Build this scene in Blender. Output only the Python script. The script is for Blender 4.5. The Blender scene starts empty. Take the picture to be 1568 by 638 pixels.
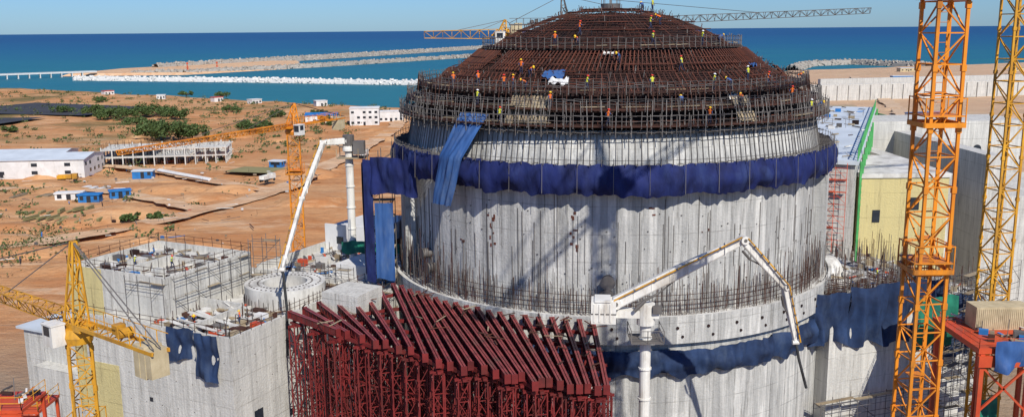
import bpy, math, random
from mathutils import Vector, Matrix, noise
R=random.Random(7)
rad=math.radians
scene=bpy.context.scene
COL=scene.collection
# ------------------------------------------------------------------ materials
def newmat(name):
    m=bpy.data.materials.new(name); m.use_nodes=True
    nt=m.node_tree; b=nt.nodes['Principled BSDF']
    return m,nt,b
def N(nt,t,**k):
    n=nt.nodes.new(t)
    for a,v in k.items(): setattr(n,a,v)
    return n
def math_(nt,op,a,b=None,c=None):
    n=N(nt,'ShaderNodeMath',operation=op)
    for i,x in enumerate((a,b,c)):
        if x is None: continue
        if isinstance(x,(int,float)): n.inputs[i].default_value=x
        else: nt.links.new(x,n.inputs[i])
    return n.outputs[0]
def mixc(nt,fac,a,b,mode='MIX'):
    n=N(nt,'ShaderNodeMix',data_type='RGBA',blend_type=mode)
    for i,x in ((0,fac),(6,a),(7,b)):
        if isinstance(x,(int,float)): n.inputs[i].default_value=x
        elif isinstance(x,tuple): n.inputs[i].default_value=(x[0],x[1],x[2],1)
        else: nt.links.new(x,n.inputs[i])
    return n.outputs[2]
def noisef(nt,scale=(1,1,1),sc=1.0,detail=5,rough=.6,lo=.3,hi=.7,coord='Object'):
    tc=N(nt,'ShaderNodeTexCoord'); mp=N(nt,'ShaderNodeMapping'); mp.inputs['Scale'].default_value=scale
    nt.links.new(tc.outputs[coord],mp.inputs[0])
    no=N(nt,'ShaderNodeTexNoise'); no.inputs['Scale'].default_value=sc; no.inputs['Detail'].default_value=detail
    no.inputs['Roughness'].default_value=rough
    nt.links.new(mp.outputs[0],no.inputs['Vector'])
    mr=N(nt,'ShaderNodeMapRange'); mr.inputs[1].default_value=lo; mr.inputs[2].default_value=hi
    nt.links.new(no.outputs[0],mr.inputs[0])
    return mr.outputs[0]
def bumpn(nt,b,h,strength=.3,dist=.1):
    n=N(nt,'ShaderNodeBump'); n.inputs['Strength'].default_value=strength; n.inputs['Distance'].default_value=dist
    nt.links.new(h,n.inputs['Height']); nt.links.new(n.outputs[0],b.inputs['Normal'])
def pmat(name,c1,c2,sc=1.0,stretch=(1,1,1),rough=.8,metal=0,bump=0,dirt=None,dirtamt=.5,island=False,spec=.3):
    m,nt,b=newmat(name)
    f=noisef(nt,stretch,sc)
    if island:
        g=N(nt,'ShaderNodeNewGeometry'); f=math_(nt,'ADD',math_(nt,'MULTIPLY',f,.4),math_(nt,'MULTIPLY',g.outputs['Random Per Island'],.6))
    c=mixc(nt,f,c1,c2)
    if dirt:
        d=noisef(nt,(1,1,.35),sc*.35+.3,7,.7,.5,.68)
        c=mixc(nt,math_(nt,'MULTIPLY',d,dirtamt),c,dirt)
    nt.links.new(c,b.inputs['Base Color'])
    b.inputs['Roughness'].default_value=rough; b.inputs['Metallic'].default_value=metal
    b.inputs['Specular IOR Level'].default_value=spec
    if bump: bumpn(nt,b,f,bump,.1)
    return m
def concrete(name,light,dark,stain=(.16,.14,.11),lift=3.0,streak=1.0,cyl=0,tint=.25):
    m,nt,b=newmat(name)
    st=noisef(nt,(1,1,.06),1.6,8,.75,.42,.62)
    sf=noisef(nt,(1,1,.035),4.5,6,.75,.45,.68)
    bl=noisef(nt,(1,1,1),.22,8,.65,.35,.65)
    fine=noisef(nt,(1,1,1),3.5,6,.7,.3,.7)
    c=mixc(nt,math_(nt,'MULTIPLY',st,.85*streak),light,dark)
    c=mixc(nt,math_(nt,'MULTIPLY',sf,.6*streak),c,dark)
    c=mixc(nt,math_(nt,'MULTIPLY',bl,.3),c,dark)
    c=mixc(nt,math_(nt,'MULTIPLY',fine,.2),c,(light[0]*1.15,light[1]*1.13,light[2]*1.08))
    st2=noisef(nt,(1,1,.1),.9,8,.8,.55,.69)
    c=mixc(nt,math_(nt,'MULTIPLY',st2,.85),c,stain)
    ru=noisef(nt,(1,1,.12),2.2,6,.8,.64,.74)
    c=mixc(nt,math_(nt,'MULTIPLY',ru,.45),c,(.26,.15,.08))
    tc=N(nt,'ShaderNodeTexCoord'); sp=N(nt,'ShaderNodeSeparateXYZ'); nt.links.new(tc.outputs['Object'],sp.inputs[0])
    fz=math_(nt,'FRACT',math_(nt,'DIVIDE',math_(nt,'ADD',sp.outputs[2],500.3),lift))
    ln=math_(nt,'LESS_THAN',fz,.03)
    jn=noisef(nt,(1,1,1),.5,4,.6,.35,.6)
    c=mixc(nt,math_(nt,'MULTIPLY',math_(nt,'MULTIPLY',ln,.5),jn),c,stain)
    wn=N(nt,'ShaderNodeTexWhiteNoise',noise_dimensions='2D')
    cb=N(nt,'ShaderNodeCombineXYZ')
    if cyl:
        an=math_(nt,'ARCTAN2',sp.outputs[1],sp.outputs[0])
        ac=math_(nt,'MULTIPLY',math_(nt,'ADD',an,4),cyl/(2*math.pi))
        nt.links.new(math_(nt,'FLOOR',ac),cb.inputs[0])
        vl=math_(nt,'LESS_THAN',math_(nt,'FRACT',ac),.05)
        c=mixc(nt,math_(nt,'MULTIPLY',math_(nt,'MULTIPLY',vl,.7),jn),c,stain)
        nt.links.new(math_(nt,'FLOOR',math_(nt,'DIVIDE',sp.outputs[2],lift*2.6)),cb.inputs[1])
        w2=N(nt,'ShaderNodeTexWhiteNoise',noise_dimensions='1D'); nt.links.new(math_(nt,'FLOOR',math_(nt,'MULTIPLY',ac,3.0)),w2.inputs['W'])
        c=mixc(nt,math_(nt,'MULTIPLY',math_(nt,'POWER',w2.outputs['Value'],2.0),.6),c,dark)
    else:
        nt.links.new(math_(nt,'FLOOR',math_(nt,'DIVIDE',math_(nt,'ADD',sp.outputs[0],math_(nt,'MULTIPLY',sp.outputs[1],.45)),3.4)),cb.inputs[0])
        nt.links.new(math_(nt,'FLOOR',math_(nt,'DIVIDE',math_(nt,'ADD',sp.outputs[2],500.3),lift)),cb.inputs[1])
    nt.links.new(cb.outputs[0],wn.inputs['Vector'])
    c=mixc(nt,math_(nt,'MULTIPLY',wn.outputs['Value'],tint),c,dark)
    nt.links.new(c,b.inputs['Base Color']); b.inputs['Roughness'].default_value=.9
    b.inputs['Specular IOR Level'].default_value=.2
    bumpn(nt,b,fine,.35,.12)
    return m
M={}
M['conc_cyl']=concrete('containment_concrete',(.80,.78,.72),(.24,.24,.23),(.10,.09,.075),3.1,1.0,64,.3)
M['conc']=concrete('wall_concrete',(.68,.66,.60),(.33,.32,.295),(.17,.15,.12),3.2,.8,0,.15)
M['conc_l']=pmat('slab_concrete',(.74,.72,.66),(.42,.40,.36),.35,bump=.3,dirt=(.2,.18,.15),dirtamt=.6)
M['conc_y']=concrete('yellow_cement',(.62,.52,.24),(.44,.38,.20),(.25,.2,.1),4.0,.5,0,.1)
M['rust']=pmat('rebar_rust',(.085,.034,.022),(.030,.017,.013),.6,rough=.85,island=True)
M['rustd']=pmat('dark_rust',(.035,.015,.012),(.014,.009,.008),.35,rough=.95,bump=.5)
M['rustr']=pmat('red_rust',(.16,.050,.028),(.045,.021,.016),.2,rough=.8,island=True)
M['steel']=pmat('grey_scaffold_steel',(.20,.185,.17),(.07,.06,.055),.8,rough=.6,metal=.2,island=True)
M['plank']=pmat('plank',(.42,.34,.22),(.18,.13,.08),.9,island=True)
M['ballast']=pmat('cream_painted_steel',(.58,.48,.30),(.42,.34,.2),.9,dirt=(.2,.14,.08))
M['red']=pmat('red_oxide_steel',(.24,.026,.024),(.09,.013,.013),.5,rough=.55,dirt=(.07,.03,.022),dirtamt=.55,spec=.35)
M['redtop_lit']=pmat('red_beam_top_lit',(.34,.065,.06),(.13,.025,.025),.8,rough=.5,dirt=(.13,.075,.055),dirtamt=.75,spec=.5)  # red oxide made paler and pinker: light on the top flanges put into the colour
M['bluenet']=pmat('blue_net',(.012,.022,.12),(.005,.008,.040),.6,(1,1,.5),rough=.8,bump=.8,dirt=(.03,.05,.15),dirtamt=.6)
M['bluetarp']=pmat('blue_tarpaulin',(.05,.13,.33),(.02,.06,.18),.5,(1,1,.3),rough=.6,bump=.6,dirt=(.14,.19,.28),dirtamt=.5)
M['greynet']=pmat('dark_blue_cloth',(.022,.048,.12),(.008,.014,.036),.3,rough=.8,bump=.8,dirt=(.08,.11,.16),dirtamt=.4)
M['green']=pmat('green_net',(.02,.22,.13),(.01,.10,.07),.5,rough=.7,bump=.6)
M['greenp']=pmat('green_paint',(.10,.42,.12),(.05,.25,.07),.6,rough=.5)
M['orange']=pmat('orange_crane_paint',(.80,.29,.02),(.60,.18,.015),.25,rough=.45,dirt=(.16,.08,.03),dirtamt=.8)
M['yellow']=pmat('yellow_crane_paint',(.74,.38,.03),(.46,.21,.02),.3,rough=.45,dirt=(.2,.11,.04),dirtamt=.8)
M['white']=pmat('white_paint',(.80,.78,.72),(.66,.63,.56),.5,rough=.45,dirt=(.3,.24,.17),dirtamt=.6)
M['whiteb']=pmat('white_plaster',(.76,.75,.72),(.58,.57,.54),.2,rough=.8,dirt=(.4,.36,.3),dirtamt=.4)
M['roofw']=pmat('pale_roof',(.62,.67,.70),(.46,.50,.53),.12,rough=.6)
M['glass']=pmat('dark_glass',(.03,.04,.05),(.015,.02,.03),1,rough=.15,spec=.6)
M['blackr']=pmat('rubber_hose',(.05,.05,.05),(.02,.02,.02),1,rough=.7)
M['blue']=pmat('blue_paint',(.03,.20,.50),(.02,.12,.33),.4,rough=.5)
M['redp']=pmat('orange_red_paint',(.62,.09,.03),(.42,.05,.02),.4,rough=.5,dirt=(.2,.1,.05))
M['rock']=pmat('rock_armour',(.46,.42,.36),(.22,.20,.17),.25,rough=.95,bump=1,island=True)
M['tetra']=pmat('concrete_armour',(.74,.72,.67),(.50,.49,.46),.3,rough=.9,bump=1,island=True)
M['asph']=pmat('dark_asphalt',(.06,.06,.065),(.04,.04,.045),.05,rough=.9)
M['leaf']=pmat('foliage',(.05,.085,.02),(.09,.13,.04),.2,rough=.7,island=True)
M['leafd']=pmat('dry_scrub',(.09,.10,.04),(.14,.13,.06),.05,rough=.8,island=True)
M['timb']=pmat('weathered_timber',(.34,.30,.13),(.17,.15,.07),.15,rough=.9,island=True)
M['bark']=pmat('bark',(.12,.08,.05),(.07,.05,.03),2)
M['skin']=pmat('skin',(.20,.10,.06),(.16,.08,.05),3)
M['hivis']=pmat('orange_vest',(.75,.17,.03),(.6,.12,.02),2)
M['hivy']=pmat('yellow_vest',(.60,.60,.06),(.5,.5,.05),2)
M['shirt']=pmat('blue_shirt',(.06,.13,.35),(.04,.09,.25),2)
M['trou']=pmat('navy_trousers',(.03,.04,.09),(.02,.025,.05),2)
M['boot']=pmat('boots',(.03,.02,.015),(.02,.015,.01),2)
M['hy']=pmat('yellow_helmet',(.85,.55,.03),(.8,.5,.03),1,rough=.3)
M['hr']=pmat('red_helmet',(.7,.05,.03),(.6,.04,.03),1,rough=.3)
M['hw']=pmat('white_helmet',(.8,.8,.8),(.75,.75,.75),1,rough=.3)
# ------------------------------------------------------------------ mesh builder
class MB:
    def __init__(s): s.v=[];s.f=[];s.m=[]
    def quadbox(s,c,m=0,open_=False):
        i=len(s.v); s.v+=c
        fs=[(0,1,2,3),(7,6,5,4),(0,4,5,1),(1,5,6,2),(2,6,7,3),(3,7,4,0)]
        for q in fs: s.f.append(tuple(i+k for k in q)); s.m.append(m)
    def box(s,x0,x1,y0,y1,z0,z1,m=0):
        s.quadbox([(x0,y0,z0),(x0,y1,z0),(x1,y1,z0),(x1,y0,z0),(x0,y0,z1),(x0,y1,z1),(x1,y1,z1),(x1,y0,z1)],m)
    def obox(s,o,ex,ey,a0,a1,b0,b1,z0,z1,m=0):
        def P(a,b,z): return (o[0]+ex[0]*a+ey[0]*b,o[1]+ex[1]*a+ey[1]*b,z)
        s.quadbox([P(a0,b0,z0),P(a0,b1,z0),P(a1,b1,z0),P(a1,b0,z0),P(a0,b0,z1),P(a0,b1,z1),P(a1,b1,z1),P(a1,b0,z1)],m)
    def beam(s,a,b,w,h=None,m=0,up=(0,0,1)):
        h=h or w; a=Vector(a);b=Vector(b);d=b-a
        if d.length<1e-5: return
        d.normalize();u=Vector(up)
        if abs(d.dot(u))>.985: u=Vector((1,0,0)) if abs(d.x)<.9 else Vector((0,1,0))
        x=d.cross(u).normalized();y=x.cross(d);x*=w/2;y*=h/2
        s.quadbox([tuple(a-x-y),tuple(a-x+y),tuple(a+x+y),tuple(a+x-y),tuple(b-x-y),tuple(b-x+y),tuple(b+x+y),tuple(b+x-y)],m)
    def rod(s,a,b,r,m=0):
        a=Vector(a);b=Vector(b);d=b-a
        if d.length<1e-5: return
        d.normalize();u=Vector((0,0,1))
        if abs(d.z)>.95:u=Vector((1,0,0))
        x=d.cross(u).normalized()*r;y=x.cross(d)
        i=len(s.v)
        o=[x,-.5*x+.87*y,-.5*x-.87*y]
        s.v+=[tuple(a+k) for k in o]+[tuple(b+k) for k in o]
        for k in range(3): s.f.append((i+k,i+(k+1)%3,i+3+(k+1)%3,i+3+k)); s.m.append(m)
    def tube(s,pts,rs,n=10,m=0,cap=True):
        pts=[Vector(p) for p in pts]; base=len(s.v); L=len(pts)
        if isinstance(rs,(int,float)): rs=[rs]*L
        ref=None
        for k,p in enumerate(pts):
            d=(pts[min(k+1,L-1)]-pts[max(k-1,0)]).normalized()
            u=Vector((0,0,1)) if abs(d.z)<.9 else Vector((1,0,0))
            if ref is not None: u=ref
            x=d.cross(u)
            if x.length<1e-3: x=d.cross(Vector((.3,.9,.1)))
            x.normalize(); y=x.cross(d); ref=y
            for j in range(n):
                a=2*math.pi*j/n; s.v.append(tuple(p+(x*math.cos(a)+y*math.sin(a))*rs[k]))
        for k in range(L-1):
            for j in range(n):
                s.f.append((base+k*n+j,base+k*n+(j+1)%n,base+(k+1)*n+(j+1)%n,base+(k+1)*n+j)); s.m.append(m)
        if cap:
            s.f.append(tuple(base+j for j in range(n))[::-1]); s.m.append(m)
            s.f.append(tuple(base+(L-1)*n+j for j in range(n))); s.m.append(m)
    def revolve(s,prof,cx,cy,n=128,a0=0,a1=2*math.pi,m=0,jr=None):
        full=abs(a1-a0-2*math.pi)<1e-6; base=len(s.v); K=len(prof); cnt=n if full else n+1
        for i in range(cnt):
            a=a0+(a1-a0)*i/n
            for k,(r,z) in enumerate(prof):
                dr,dz=jr(a,k,r,z) if jr else (0,0)
                s.v.append((cx+(r+dr)*math.cos(a),cy+(r+dr)*math.sin(a),z+dz))
        for i in range(n):
            j=(i+1)%cnt
            for k in range(K-1):
                s.f.append((base+i*K+k,base+j*K+k,base+j*K+k+1,base+i*K+k+1)); s.m.append(m)
    def lattice(s,a,b,w,n,ch,br,m=0,w2=None,tri=False,x=None):
        a=Vector(a);b=Vector(b);d=(b-a).normalized()
        u=Vector((0,0,1)) if abs(d.z)<.9 else Vector((0,1,0))
        if x is None: X=d.cross(u).normalized()
        else: X=Vector(x).normalized()
        Y=X.cross(d).normalized(); w2=w2 or w
        if tri: cs=[(-.5,-.5),(.5,-.5),(0,.5)]
        else: cs=[(-.5,-.5),(.5,-.5),(.5,.5),(-.5,.5)]
        def P(t,c):
            ww=w+(w2-w)*t
            return a+(b-a)*t+X*c[0]*ww+Y*c[1]*ww
        q=len(cs)
        for c in cs: s.beam(P(0,c),P(1,c),ch,m=m)
        for i in range(n):
            t0=i/n;t1=(i+1)/n
            for k in range(q):
                c=cs[k];e=cs[(k+1)%q]
                if (i+k)%2: s.beam(P(t0,c),P(t1,e),br,m=m)
                else: s.beam(P(t0,e),P(t1,c),br,m=m)
                s.beam(P(t0,c),P(t0,e),br,m=m)
        for k in range(q): s.beam(P(1,cs[k]),P(1,cs[(k+1)%q]),br,m=m)
    def cloth(s,p,q,ztop,zbot,amp=.3,n=40,kz=8,m=0,wave=1.0):
        p=Vector((p[0],p[1],0));q=Vector((q[0],q[1],0)); d=(q-p); L=d.length; d.normalize(); nn=Vector((d.y,-d.x,0)); base=len(s.v)
        sd=R.random()*100
        for i in range(n+1):
            t=i/n
            for k in range(kz+1):
                g=k/kz
                zt=ztop+.35*noise.noise(Vector((t*L*.5,sd,2)))
                zb=zbot+.9*noise.noise(Vector((t*L*.45,sd,7)))
                off=amp*(noise.noise(Vector((t*L*wave*.8,g*1.6,sd)))*(.5+g)+.5*noise.noise(Vector((t*L*wave*1.8,g*2.7,sd+5))))
                pt=p+d*(t*L)+nn*(off+.2)
                s.v.append((pt.x,pt.y,zt+(zb-zt)*g))
        for i in range(n):
            for k in range(kz):
                a=base+i*(kz+1)+k
                s.f.append((a,a+kz+1,a+kz+2,a+1)); s.m.append(m)
    def obj(s,name,mats,parent=None,smooth=False):
        if not s.f: return None
        me=bpy.data.meshes.new(name)
        o0=parent.location if parent else Vector((0,0,0))
        vs=[(x-o0.x,y-o0.y,z-o0.z) for x,y,z in s.v] if parent else s.v
        me.from_pydata([tuple(v) for v in vs],[],s.f)
        for k in mats: me.materials.append(M[k])
        me.polygons.foreach_set('material_index',s.m)
        if smooth: me.polygons.foreach_set('use_smooth',[True]*len(s.f))
        me.update()
        ob=bpy.data.objects.new(name,me); COL.objects.link(ob)
        if parent: ob.parent=parent
        return ob
def empty(name,loc=(0,0,0)):
    e=bpy.data.objects.new(name,None); e.location=loc; COL.objects.link(e); return e
# ------------------------------------------------------------------ camera, light, sky
HC=58.0
cam=bpy.data.cameras.new('camera'); co=bpy.data.objects.new('camera',cam); COL.objects.link(co)
cam.sensor_width=36; cam.lens=36*1435/1568; cam.clip_end=120000; cam.clip_start=.5
co.matrix_world=Matrix.Translation((0,0,HC))@Matrix.Rotation(rad(90-10.8),4,'X')@Matrix.Rotation(rad(-.5),4,'Z')
scene.camera=co
SE=42; sx,sy=.36,-.93
sd=Vector((sx*math.cos(rad(SE)),sy*math.cos(rad(SE)),math.sin(rad(SE)))).normalized()
sl=bpy.data.lights.new('sun','SUN'); sl.energy=5.0; sl.angle=rad(.5); sl.color=(1,.955,.88)
so=bpy.data.objects.new('sun',sl); so.rotation_euler=sd.to_track_quat('Z','Y').to_euler(); COL.objects.link(so)
w=bpy.data.worlds.new('World'); scene.world=w; w.use_nodes=True
nt=w.node_tree; bg=nt.nodes['Background']; sk=nt.nodes.new('ShaderNodeTexSky'); sk.sky_type='NISHITA'
sk.sun_disc=False; sk.sun_elevation=rad(SE); sk.sun_rotation=math.atan2(sd.x,sd.y); sk.altitude=0; sk.air_density=1.0; sk.dust_density=.2; sk.ozone_density=5
mx=nt.nodes.new('ShaderNodeMix'); mx.data_type='RGBA'; mx.blend_type='MULTIPLY'; mx.inputs[0].default_value=1; mx.inputs[7].default_value=(.52,.80,1.25,1)
nt.links.new(sk.outputs[0],mx.inputs[6]); nt.links.new(mx.outputs[2],bg.inputs[0]); bg.inputs[1].default_value=.085
scene.view_settings.view_transform='Standard'; scene.view_settings.look='None'; scene.view_settings.exposure=0
# ------------------------------------------------------------------ sea
m,nt,b=newmat('sea_water'); M['sea']=m
tc=N(nt,'ShaderNodeTexCoord'); sp=N(nt,'ShaderNodeSeparateXYZ'); nt.links.new(tc.outputs['Object'],sp.inputs[0])
big=noisef(nt,(.0012,.004,1),1,5,.6,.25,.75)
yy=math_(nt,'ADD',sp.outputs[1],math_(nt,'MULTIPLY',big,1600))
ramp=N(nt,'ShaderNodeValToRGB'); mr=N(nt,'ShaderNodeMapRange'); mr.inputs[1].default_value=700; mr.inputs[2].default_value=9000
nt.links.new(yy,mr.inputs[0]); nt.links.new(mr.outputs[0],ramp.inputs[0])
e=ramp.color_ramp.elements; e[0].color=(.028,.185,.185,1); e[0].position=0; e[1].color=(.012,.065,.185,1); e[1].position=1
x=e.new(.2); x.color=(.020,.16,.205,1); x=e.new(.45); x.color=(.013,.10,.21,1)
wv=noisef(nt,(.02,.06,1),1,8,.7,.3,.7)
c=mixc(nt,math_(nt,'MULTIPLY',wv,.45),ramp.outputs[0],(.010,.09,.13))
fm=noisef(nt,(.012,.05,1),1,9,.75,.68,.75)
c=mixc(nt,math_(nt,'MULTIPLY',fm,.5),c,(.5,.6,.6))
nt.links.new(c,b.inputs['Base Color']); b.inputs['Roughness'].default_value=.45; b.inputs['Specular IOR Level'].default_value=.18
w2=noisef(nt,(.15,.4,1),1,8,.7,.2,.8); bumpn(nt,b,w2,.5,1.0)
mb=MB(); S=70000; mb.v=[(-S,300,-3),(S,300,-3),(S,S,-3),(-S,S,-3)]; mb.f=[(0,1,2,3)]; mb.m=[0]; mb.obj('sea',['sea'])
# ------------------------------------------------------------------ ground
def earthmat(name,pale):
    m,nt,b=newmat(name); M[name]=m
    n1=noisef(nt,(1,1,1),.008,8,.65,.35,.65); n2=noisef(nt,(1,1.8,1),.035,9,.7,.38,.62); n3=noisef(nt,(1,1,1),.012,9,.72,.48,.60); n4=noisef(nt,(1,1,1),.3,6,.7,.3,.7)
    c=mixc(nt,n1,(.56,.24,.085),(.64,.39,.20)); c=mixc(nt,math_(nt,'MULTIPLY',n2,.85),c,(.42,.155,.05))
    c=mixc(nt,math_(nt,'MULTIPLY',n4,.25),c,(.68,.46,.26))
    n5=noisef(nt,(.5,2.2,1),.03,9,.75,.55,.66); c=mixc(nt,math_(nt,'MULTIPLY',n5,.75),c,(.72,.53,.34))
    n6=noisef(nt,(1,1,1),.09,8,.75,.58,.68); c=mixc(nt,math_(nt,'MULTIPLY',n6,.5),c,(.24,.15,.08))
    if pale:
        ed=noisef(nt,(1,1,1),.12,7,.7,.25,.6); c=mixc(nt,math_(nt,'MULTIPLY',ed,.7),c,(.72,.53,.35))
    tc=N(nt,'ShaderNodeTexCoord'); sp=N(nt,'ShaderNodeSeparateXYZ'); nt.links.new(tc.outputs['Object'],sp.inputs[0])
    if not pale:
        far=N(nt,'ShaderNodeMapRange'); far.inputs[1].default_value=330; far.inputs[2].default_value=620; nt.links.new(sp.outputs[1],far.inputs[0])
        lf=N(nt,'ShaderNodeMapRange'); lf.inputs[1].default_value=-80; lf.inputs[2].default_value=-230; nt.links.new(sp.outputs[0],lf.inputs[0])
        c=mixc(nt,math_(nt,'MULTIPLY',math_(nt,'MULTIPLY',n3,far.outputs[0]),math_(nt,'ADD',.2,math_(nt,'MULTIPLY',lf.outputs[0],.65))),c,(.13,.125,.05))
    rt=N(nt,'ShaderNodeMapRange'); rt.inputs[1].default_value=60; rt.inputs[2].default_value=130; nt.links.new(sp.outputs[0],rt.inputs[0])
    c=mixc(nt,math_(nt,'MULTIPLY',rt.outputs[0],.6),c,(.56,.43,.30))
    nr=N(nt,'ShaderNodeMapRange'); nr.inputs[1].default_value=190; nr.inputs[2].default_value=150; nt.links.new(sp.outputs[1],nr.inputs[0])
    c=mixc(nt,math_(nt,'MULTIPLY',nr.outputs[0],.7),c,(.22,.19,.15))
    nt.links.new(c,b.inputs['Base Color']); b.inputs['Roughness'].default_value=.95; b.inputs['Specular IOR Level'].default_value=.1
    bumpn(nt,b,n2,.6,1.5)
earthmat('earth',False); earthmat('track',True)
SH=[(-2400,2000),(-900,1400),(-569,1075),(-290,885),(-71,735),(100,760),(250,1100),(376,1310),(843,1540),(2400,2000)]
def shore(x):
    for (a,ya),(bb,yb) in zip(SH,SH[1:]):
        if a<=x<=bb: return ya+(yb-ya)*(x-a)/(bb-a)
    return 2000
mb=MB(); nx,ny=230,180; X0,X1,Y0,Y1=-1700,1900,-150,2050
for j in range(ny+1):
    y=Y0+(Y1-Y0)*j/ny
    for i in range(nx+1):
        x=X0+(X1-X0)*i/nx
        d=shore(x)+25*noise.noise(Vector((x*.02,0,1)))-y
        z=-6+6*max(0,min(1,(d+30)/60))
        if z>-.01 and y>230:
            k=min(1,(y-230)/60); z+=k*(1.3*noise.noise(Vector((x*.02,y*.02,0)))+.7*noise.noise(Vector((x*.07,y*.07,4))))
        mb.v.append((x,y,z))
for j in range(ny):
    for i in range(nx):
        a=j*(nx+1)+i; mb.f.append((a,a+1,a+nx+2,a+nx+1)); mb.m.append(0)
mb.obj('ground',['earth'],smooth=True)
def ribbon(name,pts,wd,mat,z=.9):
    mb=MB(); P=[]
    for (a,b2) in zip(pts,pts[1:]):
        L=math.dist(a,b2); n=max(2,int(L/4))
        for i in range(n): t=i/n; P.append((a[0]+(b2[0]-a[0])*t,a[1]+(b2[1]-a[1])*t))
    P.append(pts[-1])
    # smooth the centre line so bends are curved
    for it in range(30):
        P=[P[0]]+[((P[i-1][0]+2*P[i][0]+P[i+1][0])/4,(P[i-1][1]+2*P[i][1]+P[i+1][1])/4) for i in range(1,len(P)-1)]+[P[-1]]
    for i,p in enumerate(P):
        q=P[min(i+1,len(P)-1)];r=P[max(i-1,0)]; d=Vector((q[0]-r[0],q[1]-r[1],0)).normalized(); nn=Vector((-d.y,d.x,0))
        for s_ in(-1,1):
            ww=wd*(1+.5*noise.noise(Vector((i*.25,3,s_)))+.35*noise.noise(Vector((i*.9,7,s_)))); mb.v.append((p[0]+nn.x*ww/2*s_,p[1]+nn.y*ww/2*s_,z))
    for i in range(len(P)-1):
        mb.f.append((2*i,2*i+1,2*i+3,2*i+2)); mb.m.append(0)
    return mb.obj(name,[mat])
ribbon('dirt_road',[(-260,215),(-138,248),(-112,277),(-85,335),(-69,540),(-75,700)],9,'track',.95)
ribbon('dirt_road',[(-85,335),(-160,400),(-300,460),(-420,600)],7,'track',1.0)
ribbon('dirt_road',[(-100,300),(-150,345),(-260,352),(-330,380)],7,'track',1.02)
ribbon('dirt_road',[(95,180),(150,330),(260,620),(400,1100)],11,'track',.98)
ribbon('dirt_road',[(120,520),(600,640),(1000,700)],10,'track',1.03)
def sheet(name,poly,mat,z):
    mb=MB(); mb.v=[(x,y,z) for x,y in poly]; mb.f=[tuple(range(len(poly)))]; mb.m=[0]; return mb.obj(name,[mat])
sheet('asphalt_yard',[(-430,700),(-300,660),(-275,730),(-400,790)],'asph',1.2)
sheet('asphalt_yard',[(-420,585),(-330,600),(-322,650),(-430,640)],'asph',1.25)
sheet('planted_plot',[(-120,385),(-92,378),(-88,392),(-115,400)],'timb',1.15)
# ------------------------------------------------------------------ breakwaters
def mound(name,pts,wd,ht,mat,block,n_per=1.2):
    mb=MB()
    for (a,b2) in zip(pts,pts[1:]):
        a3=Vector((a[0],a[1],0)); b3=Vector((b2[0],b2[1],0)); d=(b3-a3);L=d.length;d.normalize();nn=Vector((-d.y,d.x,0))
        n=max(2,int(L/12)); base=len(mb.v)
        prof=[(-.5,-4),(-.3,ht*.6),(-.15,ht),(.15,ht),(.3,ht*.6),(.5,-4)]
        for i in range(n+1):
            p=a3+d*(L*i/n)
            for (o,z) in prof:
                q=p+nn*(o*wd*(1+.15*R.uniform(-1,1))); mb.v.append((q.x,q.y,-3+z+R.uniform(-.4,.4)))
        for i in range(n):
            for k in range(5):
                c=base+i*6+k; mb.f.append((c,c+1,c+7,c+6)); mb.m.append(0)
        for i in range(int(L*n_per)):
            t=R.random()*L; o=R.uniform(-.45,.45); z=-3+ht*max(0,(1-max(0,abs(o)-.15)/.3))
            p=a3+d*t+nn*(o*wd); s_=block*R.uniform(.6,1.4)
            v=Vector((R.uniform(-1,1),R.uniform(-1,1),R.uniform(-.6,.6))).normalized()*s_
            mb.beam((p.x-v.x,p.y-v.y,z-v.z),(p.x+v.x,p.y+v.y,z+v.z),s_*1.1,m=0)
    return mb.obj(name,[mat])
mound('tetrapod_breakwater',[(-575,1250),(-330,1165),(-90,1066)],16,5,'tetra',1.5)
mound('rock_breakwater',[(-600,1600),(-420,2080),(-60,3150)],22,9,'rock',2.2,.8)
mound('rock_breakwater',[(-560,1400),(-480,1390),(-330,1640),(-60,2200)],16,6,'rock',2.0,.8)
mound('rock_breakwater',[(400,1345),(470,1500),(560,1560),(620,1400)],26,7,'rock',2.0,1)
mb=MB(); mb.v=[(-640,1370,.5),(-480,1380,.5),(-380,1560,.5),(-430,1900,.5),(-480,1900,.5),(-640,1560,.5),(-660,1360,-6),(-470,1365,-6),(-360,1560,-6),(-420,1920,-6),(-490,1920,-6),(-670,1570,-6)]
mb.f=[(0,1,2,3,4,5)]+[(6+i,6+(i+1)%6,(i+1)%6,i) for i in range(6)]; mb.m=[0]*7; mb.obj('reclaimed_sand_platform',['track'])
mb=MB(); a=Vector((-800,1200,0)); b2=Vector((-600,1370,0)); d=(b2-a).normalized(); L=(b2-a).length; nn=Vector((-d.y,d.x,0))
mb.beam((a.x,a.y,3.2),(b2.x,b2.y,3.2),7,1.6)
for i in range(int(L/14)):
    p=a+d*(i*14+5)
    for s_ in(-2.5,2.5): q=p+nn*s_; mb.tube([(q.x,q.y,-6),(q.x,q.y,2.6)],.8,8)
    mb.beam(p-nn*3.5+Vector((0,0,2)),p+nn*3.5+Vector((0,0,2)),1.2)
for s_ in(-3.3,3.3): mb.beam((a.x+nn.x*s_,a.y+nn.y*s_,4.6),(b2.x+nn.x*s_,b2.y+nn.y*s_,4.6),.2)
mb.obj('jetty_bridge',['tetra'])
for k,(x,y) in enumerate([(-505,1480),(-465,1500)]):
    mb=MB(); mb.tube([(x,y,0),(x,y,9)],[.8,.4],8); mb.tube([(x,y,9),(x,y,11),(x,y,12)],[1.6,1.6,.2],8)
    for q in range(4): mb.beam((x+3*math.cos(q*1.57),y+3*math.sin(q*1.57),0),(x,y,8),.4)
    mb.obj('harbour_beacon',['redp'])
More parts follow.
